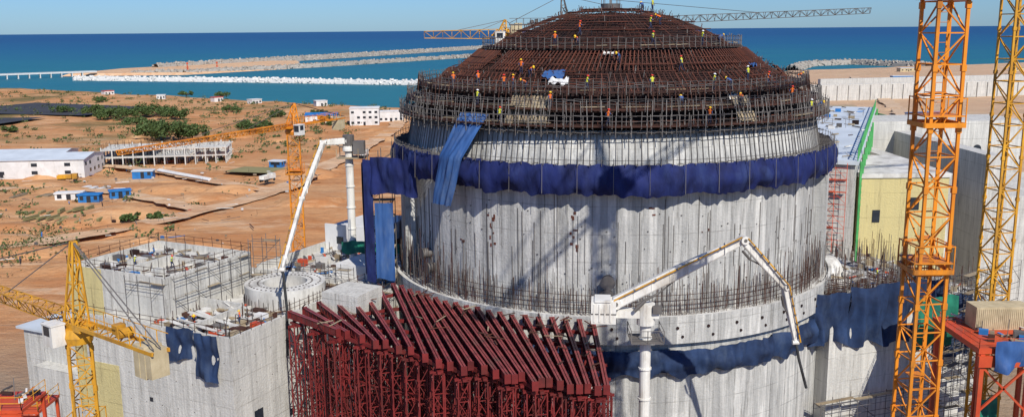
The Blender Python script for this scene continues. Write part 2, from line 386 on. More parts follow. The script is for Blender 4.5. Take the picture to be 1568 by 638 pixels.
# ------------------------------------------------------------------ containment
CX,CY=13.2,126.0
CB=empty('reactor_containment_building',(CX,CY,0))
def pol(r,a,z): return (CX+r*math.cos(a),CY+r*math.sin(a),z)
mb=MB(); mb.revolve([(28.6,0),(28.6,24.4)],CX,CY,160); mb.obj('lower_wall',['conc_cyl'],CB,True)
mb=MB(); mb.revolve([(28.65,24.4),(29.3,24.4),(29.3,27.5)],CX,CY,160); mb.obj('ring_beam',['conc_cyl'],CB)
mb=MB(); mb.revolve([(29.3,27.5),(28.9,27.5),(28.9,27.2),(27.0,27.2)],CX,CY,160); mb.obj('ring_ledge',['conc_l'],CB)
mb=MB(); mb.revolve([(27,27.2),(27,40.6),(27,43.3),(26.3,47.2),(25.4,47.4)],CX,CY,192); mb.obj('cylinder_wall',['conc_cyl'],CB,True)
mb=MB()
for i in range(170):
    a=R.random()*2*math.pi
    z0=27.3+R.random()*6; z1=z0+R.uniform(2,10); z1=min(z1,43)
    mb.beam(pol(27.02,a,z0),pol(27.02,a,z1),.06,.08,up=(math.cos(a),math.sin(a),0))
for i in range(110):
    a=rad(R.uniform(-190,10)); z=R.uniform(30,41); mb.beam(pol(27.02,a,z),pol(27.02,a+R.uniform(.003,.008),z),.14,.10)
for i in range(150):
    a=rad(-200+220*i/150); mb.beam(pol(27.05,a,43.6),pol(26.42,a,46.9),.07,.06)
mb.obj('formwork_battens',['steel'],CB)
mb=MB()
for (dx,z,ww,hh) in [(-6.6,38.0,.5,.6),(-6.4,36.2,.7,.5),(-6.5,34.6,.5,.7),(-15.5,37.4,.5,.6),(-15.4,35.8,.4,.5),(-15.5,34.4,.5,.5),(8,36,.4,.4),(14,33.4,.4,.5),(2,38.6,.5,.4),(-19,34,.4,.4)]:
    a=-math.acos(dx/27.0) ; t=(-math.sin(a),math.cos(a))
    for q in range(3):
        ox=R.uniform(-.5,.5);oz=R.uniform(-.5,.5);p=pol(27.0,a,z+oz); w_=ww*R.uniform(.3,.8); h_=hh*R.uniform(.3,.9)
        mb.beam((p[0]+t[0]*(ox-w_/2),p[1]+t[1]*(ox-w_/2),z+oz),(p[0]+t[0]*(ox+w_/2),p[1]+t[1]*(ox+w_/2),z+oz),.10,h_)
mb.obj('embedded_plates',['rustr'],CB)
mb=MB()
for (dx,z,r) in [(-2.8,31.0,.65),(-2.9,29.3,.75),(-23.3,31.2,.6),(-22.6,29.6,.6)]:
    a=-math.acos(dx/27.0); p=pol(26.8,a,z); q=pol(28.2,a,z); mb.tube([p,q],r,18)
    p=pol(28.2,a,z); q=pol(28.25,a,z); mb.tube([p,q],[r*1.25,r*1.25],18)
for i in range(10):
    a=rad(-95+i*7); mb.tube([pol(29.2,a,26.2),pol(29.42,a,26.2)],.17,10,m=1); mb.tube([pol(29.2,a+.02,25.2),pol(29.42,a+.02,25.2)],.15,10,m=1)
mb.obj('pipe_sleeves',['steel','rustd'],CB)
PR=[(0,60.6),(4,60.25),(8,59.3),(12,57.8),(15.4,56.0),(16.2,55.2),(19,53.9),(22,52.1),(24.2,50.4),(25.2,49.1),(26.2,47.4)]
def dz(r):
    for (a,za),(b3,zb) in zip(PR,PR[1:]):
        if a<=r<=b3: return za+(zb-za)*(r-a)/(b3-a)
    return 47.4
mb=MB(); mb.revolve([(r,z-.45) for r,z in PR],CX,CY,128); mb.obj('dome_liner',['rustd'],CB,True)
mb=MB()
rr=1.0; hk=0
while rr<26.1:
    n=max(24,int(rr*6)); off=R.uniform(-.1,.15); hk+=1
    for i in range(n):
        if R.random()<.06: continue
        a0=2*math.pi*i/n; a1=2*math.pi*(i+1.05)/n
        if math.sin(a0)>.45: continue
        th=.085 if hk%4==0 else .045
        mb.rod(pol(rr,a0,dz(rr)+off+(.15 if hk%4==0 else 0)),pol(rr+R.uniform(-.04,.04),a1,dz(rr)+off+(.15 if hk%4==0 else 0)+R.uniform(-.04,.04)),th,m=R.choice((0,0,1)))
    rr+=.42
for (r0,r1,n) in [(1,8,60),(6,16,130),(15.5,26.1,240)]:
    for i in range(n):
        a=2*math.pi*i/n+R.uniform(-.006,.006)
        if math.sin(a)>.45: continue
        r=r0+R.random()*.5; mm=R.choice((0,0,1))
        while r<r1:
            e=min(r1,r+2.0)
            if noise.noise(Vector((a*4,r*.3,9)))>-.3: mb.rod(pol(r,a,dz(r)+.12),pol(e,a,dz(e)+.12),.045,m=mm)
            r=e
for rr in [17.5,18.6,19.8,21,22.2,23.2,9,11,13,14.5]:
    n=int(rr*5)
    for i in range(n):
        a0=2*math.pi*i/n;a1=2*math.pi*(i+1)/n
        if math.sin(a0)>.45 or noise.noise(Vector((a0*3,rr*.3,5)))<-.05: continue
        mb.rod(pol(rr,a0,dz(rr)+.6),pol(rr,a1,dz(rr)+.6),.06,m=1)
for i in range(900):
    a=rad(R.uniform(-205,25)); r=math.sqrt(R.uniform(16.5**2,25.6**2)) if R.random()<.75 else R.uniform(3,15)
    h=R.uniform(.3,.8); mb.rod(pol(r,a,dz(r)-.2),pol(r+R.uniform(-.2,.5),a+R.uniform(-.01,.02),dz(r)+h),.04,m=R.choice((0,1,2)))
mb.obj('dome_rebar',['rust','rustr','steel'],CB)
mb=MB()
for i in range(150):
    a=rad(-200+220*i/150); r=18.5
    if noise.noise(Vector((a*3,1,1)))>-.2: mb.beam(pol(r+1.6,a,dz(r+1.6)+.1),pol(r-1.0,a+.03,dz(r-1)+.9),.11)
for i in range(120):
    a=rad(-200+220*i/120); r=22.5
    if noise.noise(Vector((a*3,4,1)))>-.1: mb.beam(pol(r+1.2,a,dz(r+1.2)+.1),pol(r-1.0,a-.02,dz(r-1)+.7),.10)
mb.obj('tendon_ducts',['rustr'],CB)
def platform(r0,r1,z,mbs,mbp,step=2.5,rail=1.1,posts=True,drop=0):
    n=int(360/step)
    mbp.revolve([(r0,z),(r1,z),(r1,z-.12),(r0,z-.12)],CX,CY,120)
    for i in range(n):
        a=rad(i*step)
        if math.sin(a)>.5: continue
        a2=rad((i+1)*step)
        mbs.rod(pol(r1,a,z-.1),pol(r1,a+R.uniform(-.003,.003),z+rail+R.uniform(-.1,.4)),.04)
        for h in(.5,1.05):
            mbs.rod(pol(r1,a,z+h+R.uniform(-.06,.06)),pol(r1,a2,z+h+R.uniform(-.06,.06)),.032)
        if drop:
            mbs.rod(pol(r1,a,z-.1),pol(r0-.3,a,z-drop),.05); mbs.beam(pol(r0-.2,a,z-.2),pol(r1+.2,a,z-.2),.10)
ms=MB();mp=MB()
platform(15.9,16.9,55.9,ms,mp,3,1.0,drop=.9)
platform(23.9,25.3,51.3,ms,mp,2,1.1,drop=1.0)
platform(25.3,26.9,49.6,ms,mp,2,1.1,drop=1.2)
platform(26.1,27.9,47.9,ms,mp,2.1,1.2,drop=1.3)
for i in range(200):
    a=rad(-200+220*i/200+R.uniform(-.3,.3))
    if R.random()<.7: ms.rod(pol(27.4,a,46.9),pol(26.8,a+R.uniform(-.01,.01),50.6+R.uniform(-.4,.2)),.045)
    if R.random()<.6: ms.rod(pol(25.7,a,49.4),pol(25.1+R.uniform(0,.4),a,52.1+R.uniform(-.6,.5)),.045,m=1)
    if i%3==0: ms.rod(pol(27.9,a,46.7),pol(27.9,a,48.9),.05)
for z,r in [(50.4,26.6),(48.9,27.4),(47.2,27.7),(47.0,26.9),(52.0,25.2),(51.8,24.9)]:
    for i in range(110):
        a=rad(-200+2*i); ms.rod(pol(r,a,z+R.uniform(-.08,.08)),pol(r,a+rad(2.05),z+R.uniform(-.08,.08)),.05)
ms.obj('scaffold_tubes',['steel','rust'],CB); mp.obj('walkways',['rust'],CB)
mb=MB()
for i in range(13):
    a=rad(-121+.85*i); mb.beam(pol(27.0,a,47.9),pol(24.6,a,51.4),.26,.08)
for i in range(6):
    a=rad(-64+.9*i); mb.beam(pol(27.0,a,47.9),pol(25.2,a,50.6),.26,.08)
for i in range(80):
    a=rad(R.uniform(-190,10)); r=R.choice([24.7,26.2,27.2,16.4]); z={24.7:51.38,26.2:49.7,27.2:48.0,16.4:56.0}[r]
    mb.beam(pol(r,a,z+.1),pol(r,a+R.uniform(.05,.12),z+.14),R.uniform(.2,.6),.08)
mb.obj('formwork_planks',['plank'],CB)
mb=MB()
for (ac,r,da,dr) in [(-113,21.5,.06,1.2),(-110.5,22.6,.05,.7),(-96,17.6,.05,.5),(-62,24.6,.03,.4),(-40,20.5,.03,.5)]:
    base=len(mb.v); n=8
    for i in range(n+1):
        for k in range(n+1):
            a=rad(ac)+da*(i/n-.5)*2; q=r+dr*(k/n-.5)+.35*noise.noise(Vector((i*.6,ac,k*.2))); mb.v.append(pol(q,a,dz(q)+.65+.5*noise.noise(Vector((i*.9,k*.9,ac)))))
    for i in range(n):
        for k in range(n): c=base+i*(n+1)+k; mb.f.append((c,c+n+1,c+n+2,c+1)); mb.m.append(0 if ac in(-113,-40) else 1)
mb.obj('cover_sheets',['bluetarp','whiteb'],CB,True)
mb=MB(); mb.tube([(CX,CY,60.2),(CX,CY,61.2)],1.3,16)
for q in range(8):
    a=q*math.pi/4; mb.rod((CX+1.2*math.cos(a),CY+1.2*math.sin(a),61),(CX+1.2*math.cos(a),CY+1.2*math.sin(a),62),.05)
mb.rod((CX,CY,60),(CX,CY,63.5),.08); mb.obj('dome_hub',['steel'],CB)
def jr(a,k,r,z):
    g=k/8; o=.55*noise.noise(Vector((a*30,g*1.2,3)))*(.35+g*.6)+.5*noise.noise(Vector((a*9,g*1.5,0)))+.22*noise.noise(Vector((a*75,g*2.5,8)))
    sag=0
    if k>=7: sag=.55*noise.noise(Vector((a*11,3,0)))+.3*noise.noise(Vector((a*37,5,0)))
    if k==0: sag=.35*noise.noise(Vector((a*20,9,0)))
    return (o,sag)
mb=MB(); mb.revolve([(28.5+.5*math.sin(k/8*3.1),43.9-3.3*k/8) for k in range(9)],CX,CY,520,jr=jr); mb.obj('safety_net',['bluenet'],CB,True)
mb=MB()
for i in range(90):
    a=rad(-200+2.5*i); mb.rod(pol(27,a,41),pol(28.4,a,43.8),.05); mb.rod(pol(27,a,43.8),pol(28.8,a,43.9),.05); mb.rod(pol(28.8,a,43.8),pol(28.8,a,44.6),.04)
    mb.rod(pol(28.8,a,44.4),pol(28.8,a+rad(2.5),44.4),.03)
    if i%3==0: mb.rod(pol(29.3,a,40.8),pol(29.2,a,43.9),.03)
mb.obj('net_brackets',['steel'],CB)
def jr2(a,k,r,z):
    g=k/6; return (.4*noise.noise(Vector((a*45,g*1.5,2)))+.6*noise.noise(Vector((a*12,g*2,5))),(.7*noise.noise(Vector((a*14,2,2))) if k==6 else .3*noise.noise(Vector((a*9,k,1)))))
mb=MB(); mb.revolve([(29.3+.35*math.sin(k/6*3.1),23.7-2.9*k/6) for k in range(7)],CX,CY,300,rad(-120),rad(-8),jr=jr2); mb.obj('lower_safety_net',['greynet'],CB,True)
mb=MB(); n=30;kz=24
for i in range(n+1):
    t=i/n
    for k in range(kz+1):
        g=k/kz; a=rad(-134.5+ (9.0-3.6*g)*t - 4.0*g)
        rr=27.0+2.9*min(1,g*2.2) -.3*g; z=48.8-10.4*g+.5*noise.noise(Vector((t*3,7,0)))*g
        rr+=.45*noise.noise(Vector((t*5+g,g*1.6,1)))+.2*noise.noise(Vector((t*11,g*3,4)))
        mb.v.append(pol(rr,a,z))
for i in range(n):
    for k in range(kz):
        a=i*(kz+1)+k; mb.f.append((a,a+kz+1,a+kz+2,a+1)); mb.m.append(0)
mb.obj('draped_tarpaulin',['bluetarp'],CB,True)
mb=MB()
for i in range(900):
    a=rad(-200+220*i/900)+R.uniform(-.003,.003); r=R.choice([27.5,28.0,28.5]); side=abs(math.cos(a))
    h=1.2+2.0*R.random()+2.6*side*R.random()
    if R.random()<.35: h+=2.8*R.random()
    mb.rod(pol(r,a,27.2),pol(r+R.uniform(-.2,.15),a+R.uniform(-.005,.005),27.2+h),.03,m=R.choice((0,0,1)))
for z in (27.9,28.4,28.9,29.5):
    for i in range(110):
        a=rad(-200+2*i); mb.rod(pol(28.05,a,z),pol(28.05,a+rad(2),z),.04)
mb.obj('starter_rebar',['rust','steel'],CB)
mb=MB()
for (a,dr) in [(-22,1.3),(-8,1.6),(-165,1.2)]:
    a=rad(a); t=Vector((-math.sin(a),math.cos(a),0)); p=Vector(pol(26.5,a,0)); q=Vector(pol(27+dr,a,0))
    c=[p-t*2.0,p+t*2.0,q+t*1.6,q-t*1.6]; mb.quadbox([(v.x,v.y,27.2) for v in c]+[(v.x,v.y,40) for v in c])
mb.obj('buttresses',['conc_cyl'],CB)
ST=empty('scaffold_stair_tower',(-16.5,116.5,0)); mb=MB()
for x in (-18.2,-16.5,-14.9):
    for y in (115,117.5): mb.rod((x,y,20),(x,y,43.5),.06)
z=21
while z<43:
    for y in (115,117.5): mb.rod((-18.2,y,z),(-14.9,y,z),.05); mb.rod((-18.2,y,z),(-14.9,y,z+2),.04)
    for x in (-18.2,-14.9): mb.rod((x,115,z),(x,117.5,z),.05)
    mb.box(-18.2,-14.9,115.9,117.4,z,z+.08,1); z+=2
mb.obj('tubes',['steel','plank'],ST)
mb=MB(); mb.cloth((-18.4,114.8),(-17.2,114.7),42.4,27,.25,8,30); mb.cloth((-17.1,114.7),(-14.8,114.7),37,27,.4,18,24,m=1,wave=1.2); mb.cloth((-18.4,117.5),(-18.4,114.8),42,28,.2,10,20)
mb.cloth((-17.4,114.6),(-11.6,112.2),42.8,38.2,.5,30,10,wave=1.3)
mb.obj('nets',['bluenet','bluetarp'],ST,True)
# ------------------------------------------------------------------ red falsework
FW=empty('red_steel_falsework',(-5,92,0))
def interp(K,t):
    for (a,p),(b3,q) in zip(K,K[1:]):
        if a<=t<=b3: f=(t-a)/(b3-a); return Vector((p[0]+(q[0]-p[0])*f,p[1]+(q[1]-p[1])*f,0))
    return Vector((*K[-1][1],0))
KS=[(0,(-25,101)),(.14,(-20.5,107)),(.28,(-14.8,112.6)),(.5,(-8.5,105.2)),(.75,(-.5,99.2)),(1,(8.6,96.5))]
KE=[(0,(-18.0,94.0)),(.28,(-8.5,86.5)),(.5,(-1.8,81.5)),(.75,(3.2,79)),(1,(8.2,77.5))]
mbb=MB(); mt=MB(); mc=MB()
nb=26; ends=[];ZT=26.9
for i in range(nb):
    t=i/(nb-1); s_=interp(KS,t); e_=interp(KE,t); zz=ZT-(.1 if i%2 else 0)
    e_=e_+(e_-s_).normalized()*R.uniform(-1.6,1.2)
    a=s_+Vector((0,0,zz)); b3=e_+Vector((0,0,zz)); d=(b3-a).normalized(); nn=Vector((d.y,-d.x,0))
    for off in (-.13,.13):
        o=nn*off
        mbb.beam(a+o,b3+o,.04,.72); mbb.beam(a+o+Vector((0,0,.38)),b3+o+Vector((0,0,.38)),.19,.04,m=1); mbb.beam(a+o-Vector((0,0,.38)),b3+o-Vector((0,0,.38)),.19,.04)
    L=(b3-a).length; k=.3
    while k<L:
        p=a+d*k; mbb.beam(p-nn*.21,p+nn*.21,.03,.7); k+=1.1
    mbb.beam(b3-nn*.3,b3+nn*.3,.05,.9); mbb.beam(a-nn*.3,a+nn*.3,.05,.9)
    ends.append((a,b3,d,nn))
    for q in range(6 if i%2==0 else 3):
        p=b3-d*(.7+q*3.8+(0 if i%2==0 else .8))
        if (p-a).dot(d)<1: break
        zt=zz-1.1
        if q<3: mt.lattice((p.x,p.y,0),(p.x,p.y,zt),1.1,13,.13,.07,x=nn)
        else: mt.beam((p.x,p.y,0),(p.x,p.y,zt),.2)
        mt.beam((p.x-d.x*.9,p.y-d.y*.9,zt+.2),(p.x+d.x*.9,p.y+d.y*.9,zt+.2),.35,.25)
        mt.beam((p.x-nn.x*.8,p.y-nn.y*.8,zt+.03),(p.x+nn.x*.8,p.y+nn.y*.8,zt+.03),.3,.2)
for f in (.05,.2,.36,.52,.7,.93):
    for (p,q) in zip(ends,ends[1:]):
        a=p[0].lerp(p[1],1-f); b3=q[0].lerp(q[1],1-f)
        mc.beam((a.x,a.y,ZT-.62),(b3.x,b3.y,ZT-.62),.26,.36)
        if f<.3:
            for z in (22,17,12,6): mc.beam((a.x,a.y,z),(b3.x,b3.y,z),.12); mc.beam((a.x,a.y,z),(b3.x,b3.y,z-4.5),.08)
mbb.obj('deck_beams',['red','redtop_lit'],FW); mt.obj('lattice_towers',['red'],FW); mc.obj('cross_beams',['red'],FW)
mb=MB()
for i in range(60):
    p=R.choice(ends); t=R.random()**1.5*.8; q=p[0].lerp(p[1],t)+p[3]*R.uniform(-.6,.6); a=R.random()*3.14; l=R.uniform(.3,1.2)
    mb.beam((q.x-l*math.cos(a),q.y-l*math.sin(a),ZT+.48),(q.x+l*math.cos(a),q.y+l*math.sin(a),ZT+.48+R.uniform(0,.15)),R.uniform(.05,.14),.07,m=R.choice((0,0,1,1,2)))
mb.obj('loose_timbers',['rust','rustr','plank'],FW)
# ------------------------------------------------------------------ auxiliary building (left)
O=(-30.0,95.0); EL=(-.9,.436); EB=(.436,.9)
def LP(l,b_,z): return (O[0]+EL[0]*l+EB[0]*b_,O[1]+EL[1]*l+EB[1]*b_,z)
AB=empty('auxiliary_reactor_building',(-40,108,0))
def OB(mb,l0,l1,b0,b1,z0,z1,m=0): mb.obox(O,EL,EB,l0,l1,b0,b1,z0,z1,m)
mb=MB(); OB(mb,0,22,0,25,0,25.2)
for (l0,l1,b0,b1) in [(0,22,0,.4),(0,.4,.4,25),(.4,22,24.6,25)]: OB(mb,l0+.003,l1,b0+.003,b1,25.2,26.1)
OB(mb,6,6.3,.5,9,25.2,26.6); OB(mb,6.3,13,8.7,9,25.2,26.8); OB(mb,1,5,.8,5,25.2,25.5)
mb.obj('main_block',['conc'],AB)
AX=29.0
mb=MB(); OB(mb,13,AX,4,18.5,0,29.4)
for (l0,l1,b0,b1) in [(13,AX,4,4.35),(13,13.35,4.35,18.5),(13.35,AX,18.15,18.5),(AX-.35,AX,4.35,18.15)]: OB(mb,l0,l1,b0,b1,29.4,30.3)
OB(mb,20,20.3,4.4,12,29.4,30.6); OB(mb,13.4,20,12,12.3,29.4,30.4); OB(mb,16,17.2,6,7,29.4,30.5); OB(mb,23,24.5,9,11,29.4,30.2)
mb.obj('upper_block',['conc'],AB)
mb=MB(); OB(mb,23.3,AX+.05,3.96,4.0,12,30.3); OB(mb,AX,AX+.05,4,18.5,10,30.3); OB(mb,17,21.95,-.04,0,12,20.5); mb.obj('yellow_wall_panel',['conc_y'],AB)
mb=MB(); OB(mb,.45,12.9,.45,24.5,25.21,25.24); OB(mb,13.4,AX-.4,4.4,18.1,29.41,29.44); mb.obj('roof_screed',['conc_l'],AB)
mb=MB()
for (l,z,ww,hh) in [(3,4,1.4,1.6),(8,6,1,1),(4,12.6,.5,.8),(12,17,.5,.5)]: OB(mb,l,l+ww,-.03,.1,z,z+hh)
for (b_,z,ww,hh) in [(3,15.2,1.4,1.6),(9,14,.8,.8),(14,8,1.2,1.8)]: OB(mb,-.03,.1,b_,b_+ww,z,z+hh)
mb.obj('wall_openings',['glass'],AB)
mb=MB()
for i in range(9):
    for k in range(7): OB(mb,1+i*2.4,1.08+i*2.4,-.035,.05,4+k*3.2,4.08+k*3.2)
    for k in range(7): OB(mb,-.035,.05,1+i*2.6,1.08+i*2.6,4+k*3.2,4.08+k*3.2)
mb.obj('tie_holes',['rustd'],AB)
mb=MB(); c=LP(6,16.5,0)
mb.revolve([(4.9,25.2),(4.9,27.6),(2.7,27.6),(2.7,25.2)],c[0],c[1],48); mb.obj('pool_ring_wall',['conc_l'],AB)
mb=MB(); mb.revolve([(2.72,25.3),(0,25.35)],c[0],c[1],32)
for i in range(40):
    a=i/40*6.283
    for r in (3.3,4.3): mb.tube([(c[0]+r*math.cos(a),c[1]+r*math.sin(a),27.6),(c[0]+r*math.cos(a),c[1]+r*math.sin(a),27.64)],.13,6)
for i in range(50):
    a=i/50*6.283; p=(c[0]+5.0*math.cos(a),c[1]+5.0*math.sin(a)); mb.rod((*p,25.3),(*p,26.2+R.random()),.035)
mb.obj('ring_openings',['rustd'],AB)
mb=MB(); OB(mb,-4,18,25.1,62,0,25.6); OB(mb,-14,-4.1,30,62,0,26.4)
for (l0,l1,b0,b1) in [(-4,18,61.6,62),(17.6,18,25.1,61.6)]: OB(mb,l0+.002,l1-.002,b0,b1-.002,25.6,26.6)
OB(mb,-8,-3,12,17,0,28.5,0)
mb.obj('rear_block',['conc'],AB)
mb=MB(); OB(mb,8,17.5,40,52,25.61,29.0); OB(mb,8,17.5,40,40.3,29.0,29.5); OB(mb,8,8.3,40.3,52,29,29.5); OB(mb,-3,6,27,33,25.61,27.5)
mb.obj('white_roof_rooms',['whiteb'],AB)
mb=MB(); OB(mb,9,10.2,39.97,40.1,25.7,27.9); OB(mb,12,13.2,39.97,40.1,26.6,27.7); OB(mb,14.2,15.4,39.97,40.1,26.6,27.7); mb.obj('room_openings',['glass'],AB)
mb=MB(); p=LP(10,34,0);q=LP(-3,36,0); mb.cloth(p,q,28.8,27.2,.2,40,4); mb.obj('green_net_strip',['green'],AB,True)
mb=MB()
for i in range(40):
    l=-12+i*.5; p=LP(l,38,26.9);q=LP(l+R.uniform(-.3,.3),56,27.0+R.uniform(0,.3)); mb.beam(p,q,.16,.2,m=R.choice((0,1,0)))
OB(mb,-12,7,37.5,56,25.62,26.7,0)
mb.obj('rebar_bundles',['rust','rustr'],AB)
PAL=['plank','steel','rust','whiteb','blue','redp','conc_l','rustd']
def clutter(name,parent,fn,l0,l1,b0,b1,z,n,smax=2.2):
    mb=MB()
    for i in range(n):
        l=R.uniform(l0,l1);b_=R.uniform(b0,b1);k=R.random()
        m_=R.choice((0,0,0,1,1,2,3,6,6,7,4,5)) if R.random()<.5 else R.choice((0,1,6,2))
        if k<.6:
            an=R.choice((0,1.57,R.random()*3)); L=R.uniform(.6,smax); p=fn(l,b_,z+.12+R.random()*.25); q=(p[0]+L*math.cos(an+.45),p[1]+L*math.sin(an+.45),p[2]+R.uniform(0,.15)); mb.beam(p,q,R.uniform(.1,.35),R.uniform(.06,.2),m=m_)
        elif k<.85:
            p=fn(l,b_,z); s_=R.uniform(.2,.7); h=R.uniform(.2,.9); mb.obox(p,EL,EB,-s_,s_,-s_*.6,s_*.7,z+.01,z+h,m_)
        else:
            p=fn(l,b_,z); mb.rod(p,(p[0]+R.uniform(-.2,.2),p[1]+R.uniform(-.2,.2),z+R.uniform(.8,2.2)),.05,m=R.choice((1,2)))
    return mb.obj(name,PAL,parent)
clutter('roof_materials',AB,LP,1,12.5,1,11,25.25,300); clutter('roof_materials',AB,LP,11,21,18.6,24,25.25,60); clutter('roof_materials',AB,LP,1,12,20,24,25.25,60)
clutter('roof_materials',AB,LP,14,AX-1,5,17.5,29.45,150); clutter('roof_materials',AB,LP,-4,17,26,60,25.62,380)
clutter('roof_materials',AB,LP,-13,-5,31,60,26.42,140)
mb=MB()
for i in range(14):
    p=LP(2+R.random()*4,1+i*.7,25.5+R.random()*.4); q=LP(7+R.random()*3,1+i*.7+R.uniform(-.5,.5),25.6+R.random()*1.2); mb.beam(p,q,.55,.08)
mb.obj('shutter_panels',['conc_l'],AB)
def scaff(mb,p,q,z0,z1,dx=1.8,dzz=1.8,depth=1.2,m=0,deck=.5,mdeck=1):
    p=Vector((p[0],p[1],0));q=Vector((q[0],q[1],0));d=(q-p);L=d.length;d.normalize();nn=Vector((-d.y,d.x,0))*depth
    n=max(1,int(L/dx)); nz=max(1,int((z1-z0)/dzz))
    for i in range(n+1):
        a=p+d*(L*i/n)
        for o in (Vector(),nn): mb.rod(a+o+Vector((0,0,z0)),a+o+Vector((0,0,z1+R.uniform(.2,.9))),.05,m)
    for k in range(1,nz+1):
        z=z0+(z1-z0)*k/nz
        for o in (Vector(),nn):
            mb.rod(p+o+Vector((0,0,z)),q+o+Vector((0,0,z)),.045,m)
            mb.rod(p+o+Vector((0,0,z-.7)),q+o+Vector((0,0,z-.7)),.035,m)
        for i in range(n):
            a=p+d*(L*i/n); b3=p+d*(L*(i+1)/n)
            mb.rod(a+Vector((0,0,z)),a+nn+Vector((0,0,z)),.04,m)
            if (i+k)%2: mb.rod(a+Vector((0,0,z)),b3+Vector((0,0,z-dzz)),.035,m)
            if R.random()<deck:
                u=R.uniform(.2,.7); mb.beam(a+nn*u+Vector((0,0,z+.03)),b3+nn*u+Vector((0,0,z+.03+R.uniform(-.05,.1))),min(abs(depth)*.45,.7),.06,m=mdeck)
mb=MB()
scaff(mb,LP(12.6,5,0)[:2],LP(12.6,18,0)[:2],25.3,30,depth=.9); scaff(mb,LP(9,19.5,0)[:2],LP(12.6,18.5,0)[:2],25.3,32,depth=1.2)
scaff(mb,LP(12,24,0)[:2],LP(2,24.2,0)[:2],25.3,27.4); scaff(mb,LP(-2,30,0)[:2],LP(-3,58,0)[:2],25.7,28.2); scaff(mb,LP(-4,58,0)[:2],LP(-14,60,0)[:2],26.4,32)
scaff(mb,LP(13,3.6,0)[:2],LP(19,3.6,0)[:2],26,29.5,depth=-.9); scaff(mb,LP(-4,31,0)[:2],LP(-13,31,0)[:2],26.4,29.5)
mb.obj('roof_scaffold',['steel','plank'],AB)
mb=MB()
def rail(mb,p,q,z,h=1.1,st=1.6,m=0):
    p=Vector((p[0],p[1],z));q=Vector((q[0],q[1],z));n=max(1,int((q-p).length/st))
    for i in range(n+1): a=p.lerp(q,i/n); mb.rod(a,a+Vector((R.uniform(-.05,.05),0,h+R.uniform(-.1,.3))),.04,m)
    for hh in(.55,1.05): mb.rod(p+Vector((0,0,hh)),q+Vector((0,0,hh)),.035,m)
for (p,q,z) in [((0,0),(13,0),26.1),((13,0),(22,0),26.1),((0,0),(0,25),26.1),((13,4),(AX,4),30.3),((13,4),(13,18.5),30.3),((AX,4),(AX,18.5),30.3),((13,18.5),(AX,18.5),30.3)]:
    rail(mb,LP(*p,0),LP(*q,0),z)
mb.obj('handrails',['rust'],AB)
mb=MB(); mb.cloth(LP(1.6,-.5,0),LP(4.8,-.5,0),26.2,21.0,.6,26,14,wave=.8); mb.cloth(LP(4.9,-.4,0),LP(8.8,-.4,0),26.4,22.8,.5,26,8,wave=.8); mb.obj('hanging_cloth',['greynet'],AB,True)
LB=empty('precast_annex_building',(-52,100,0)); mb=MB()
OB(mb,22.05,40,6,30,0,15); OB(mb,31.1,44,8,40,0,19)
mb.obj('walls',['conc'],LB)
mb=MB(); OB(mb,31,45,7.6,41,19.0,19.3); OB(mb,22.1,31,5,30,15.01,15.2,0); mb.obj('roof',['roofw'],LB)
clutter('stored_items',LB,LP,22,31,5,30,15.2,90); clutter('stored_items',LB,LP,32,44,8,40,19.3,50)
mb=MB(); scaff(mb,(-62,92),(-50,86),6,17,depth=2.5); scaff(mb,(-56,80),(-44,76),4,14,depth=3); scaff(mb,(-40,86),(-33,82),2,10,depth=3); mb.obj('access_scaffold',['steel','plank'],LB)
for (x,y,z) in [(-38,66,24.5),(-41,72,28.5),(-44,80,25)]:
    RP=empty('steel_work_platform',(x,y,0)); mb=MB(); mb.box(x-3,x+2,y-2,y+2,z,z+.25)
    for (dx,dy) in [(-2.8,-1.8),(1.8,-1.8),(-2.8,1.8),(1.8,1.8)]: mb.beam((x+dx,y+dy,0),(x+dx,y+dy,z),.25)
    mb.beam((x-3,y-2,z-.4),(x+2,y-2,z-.4),.25,.6)
    for zz in range(4,int(z),4): mb.beam((x-2.8,y-1.8,zz),(x+1.8,y-1.8,zz+3.5),.12); mb.beam((x-2.8,y-1.8,zz),(x+1.8,y-1.8,zz),.15)
    mb.obj('frame',['redp'],RP); mb=MB(); rail(mb,(x-3,y-2),(x+2,y-2),z+.25); rail(mb,(x+2,y-2),(x+2,y+2),z+.25); mb.obj('rails',['yellow'],RP)
    clutter('stored_items',RP,lambda a,b_,z_:(a,b_,z_),x-2.5,x+1.5,y-1.5,y+1.5,z+.26,18,1.2)
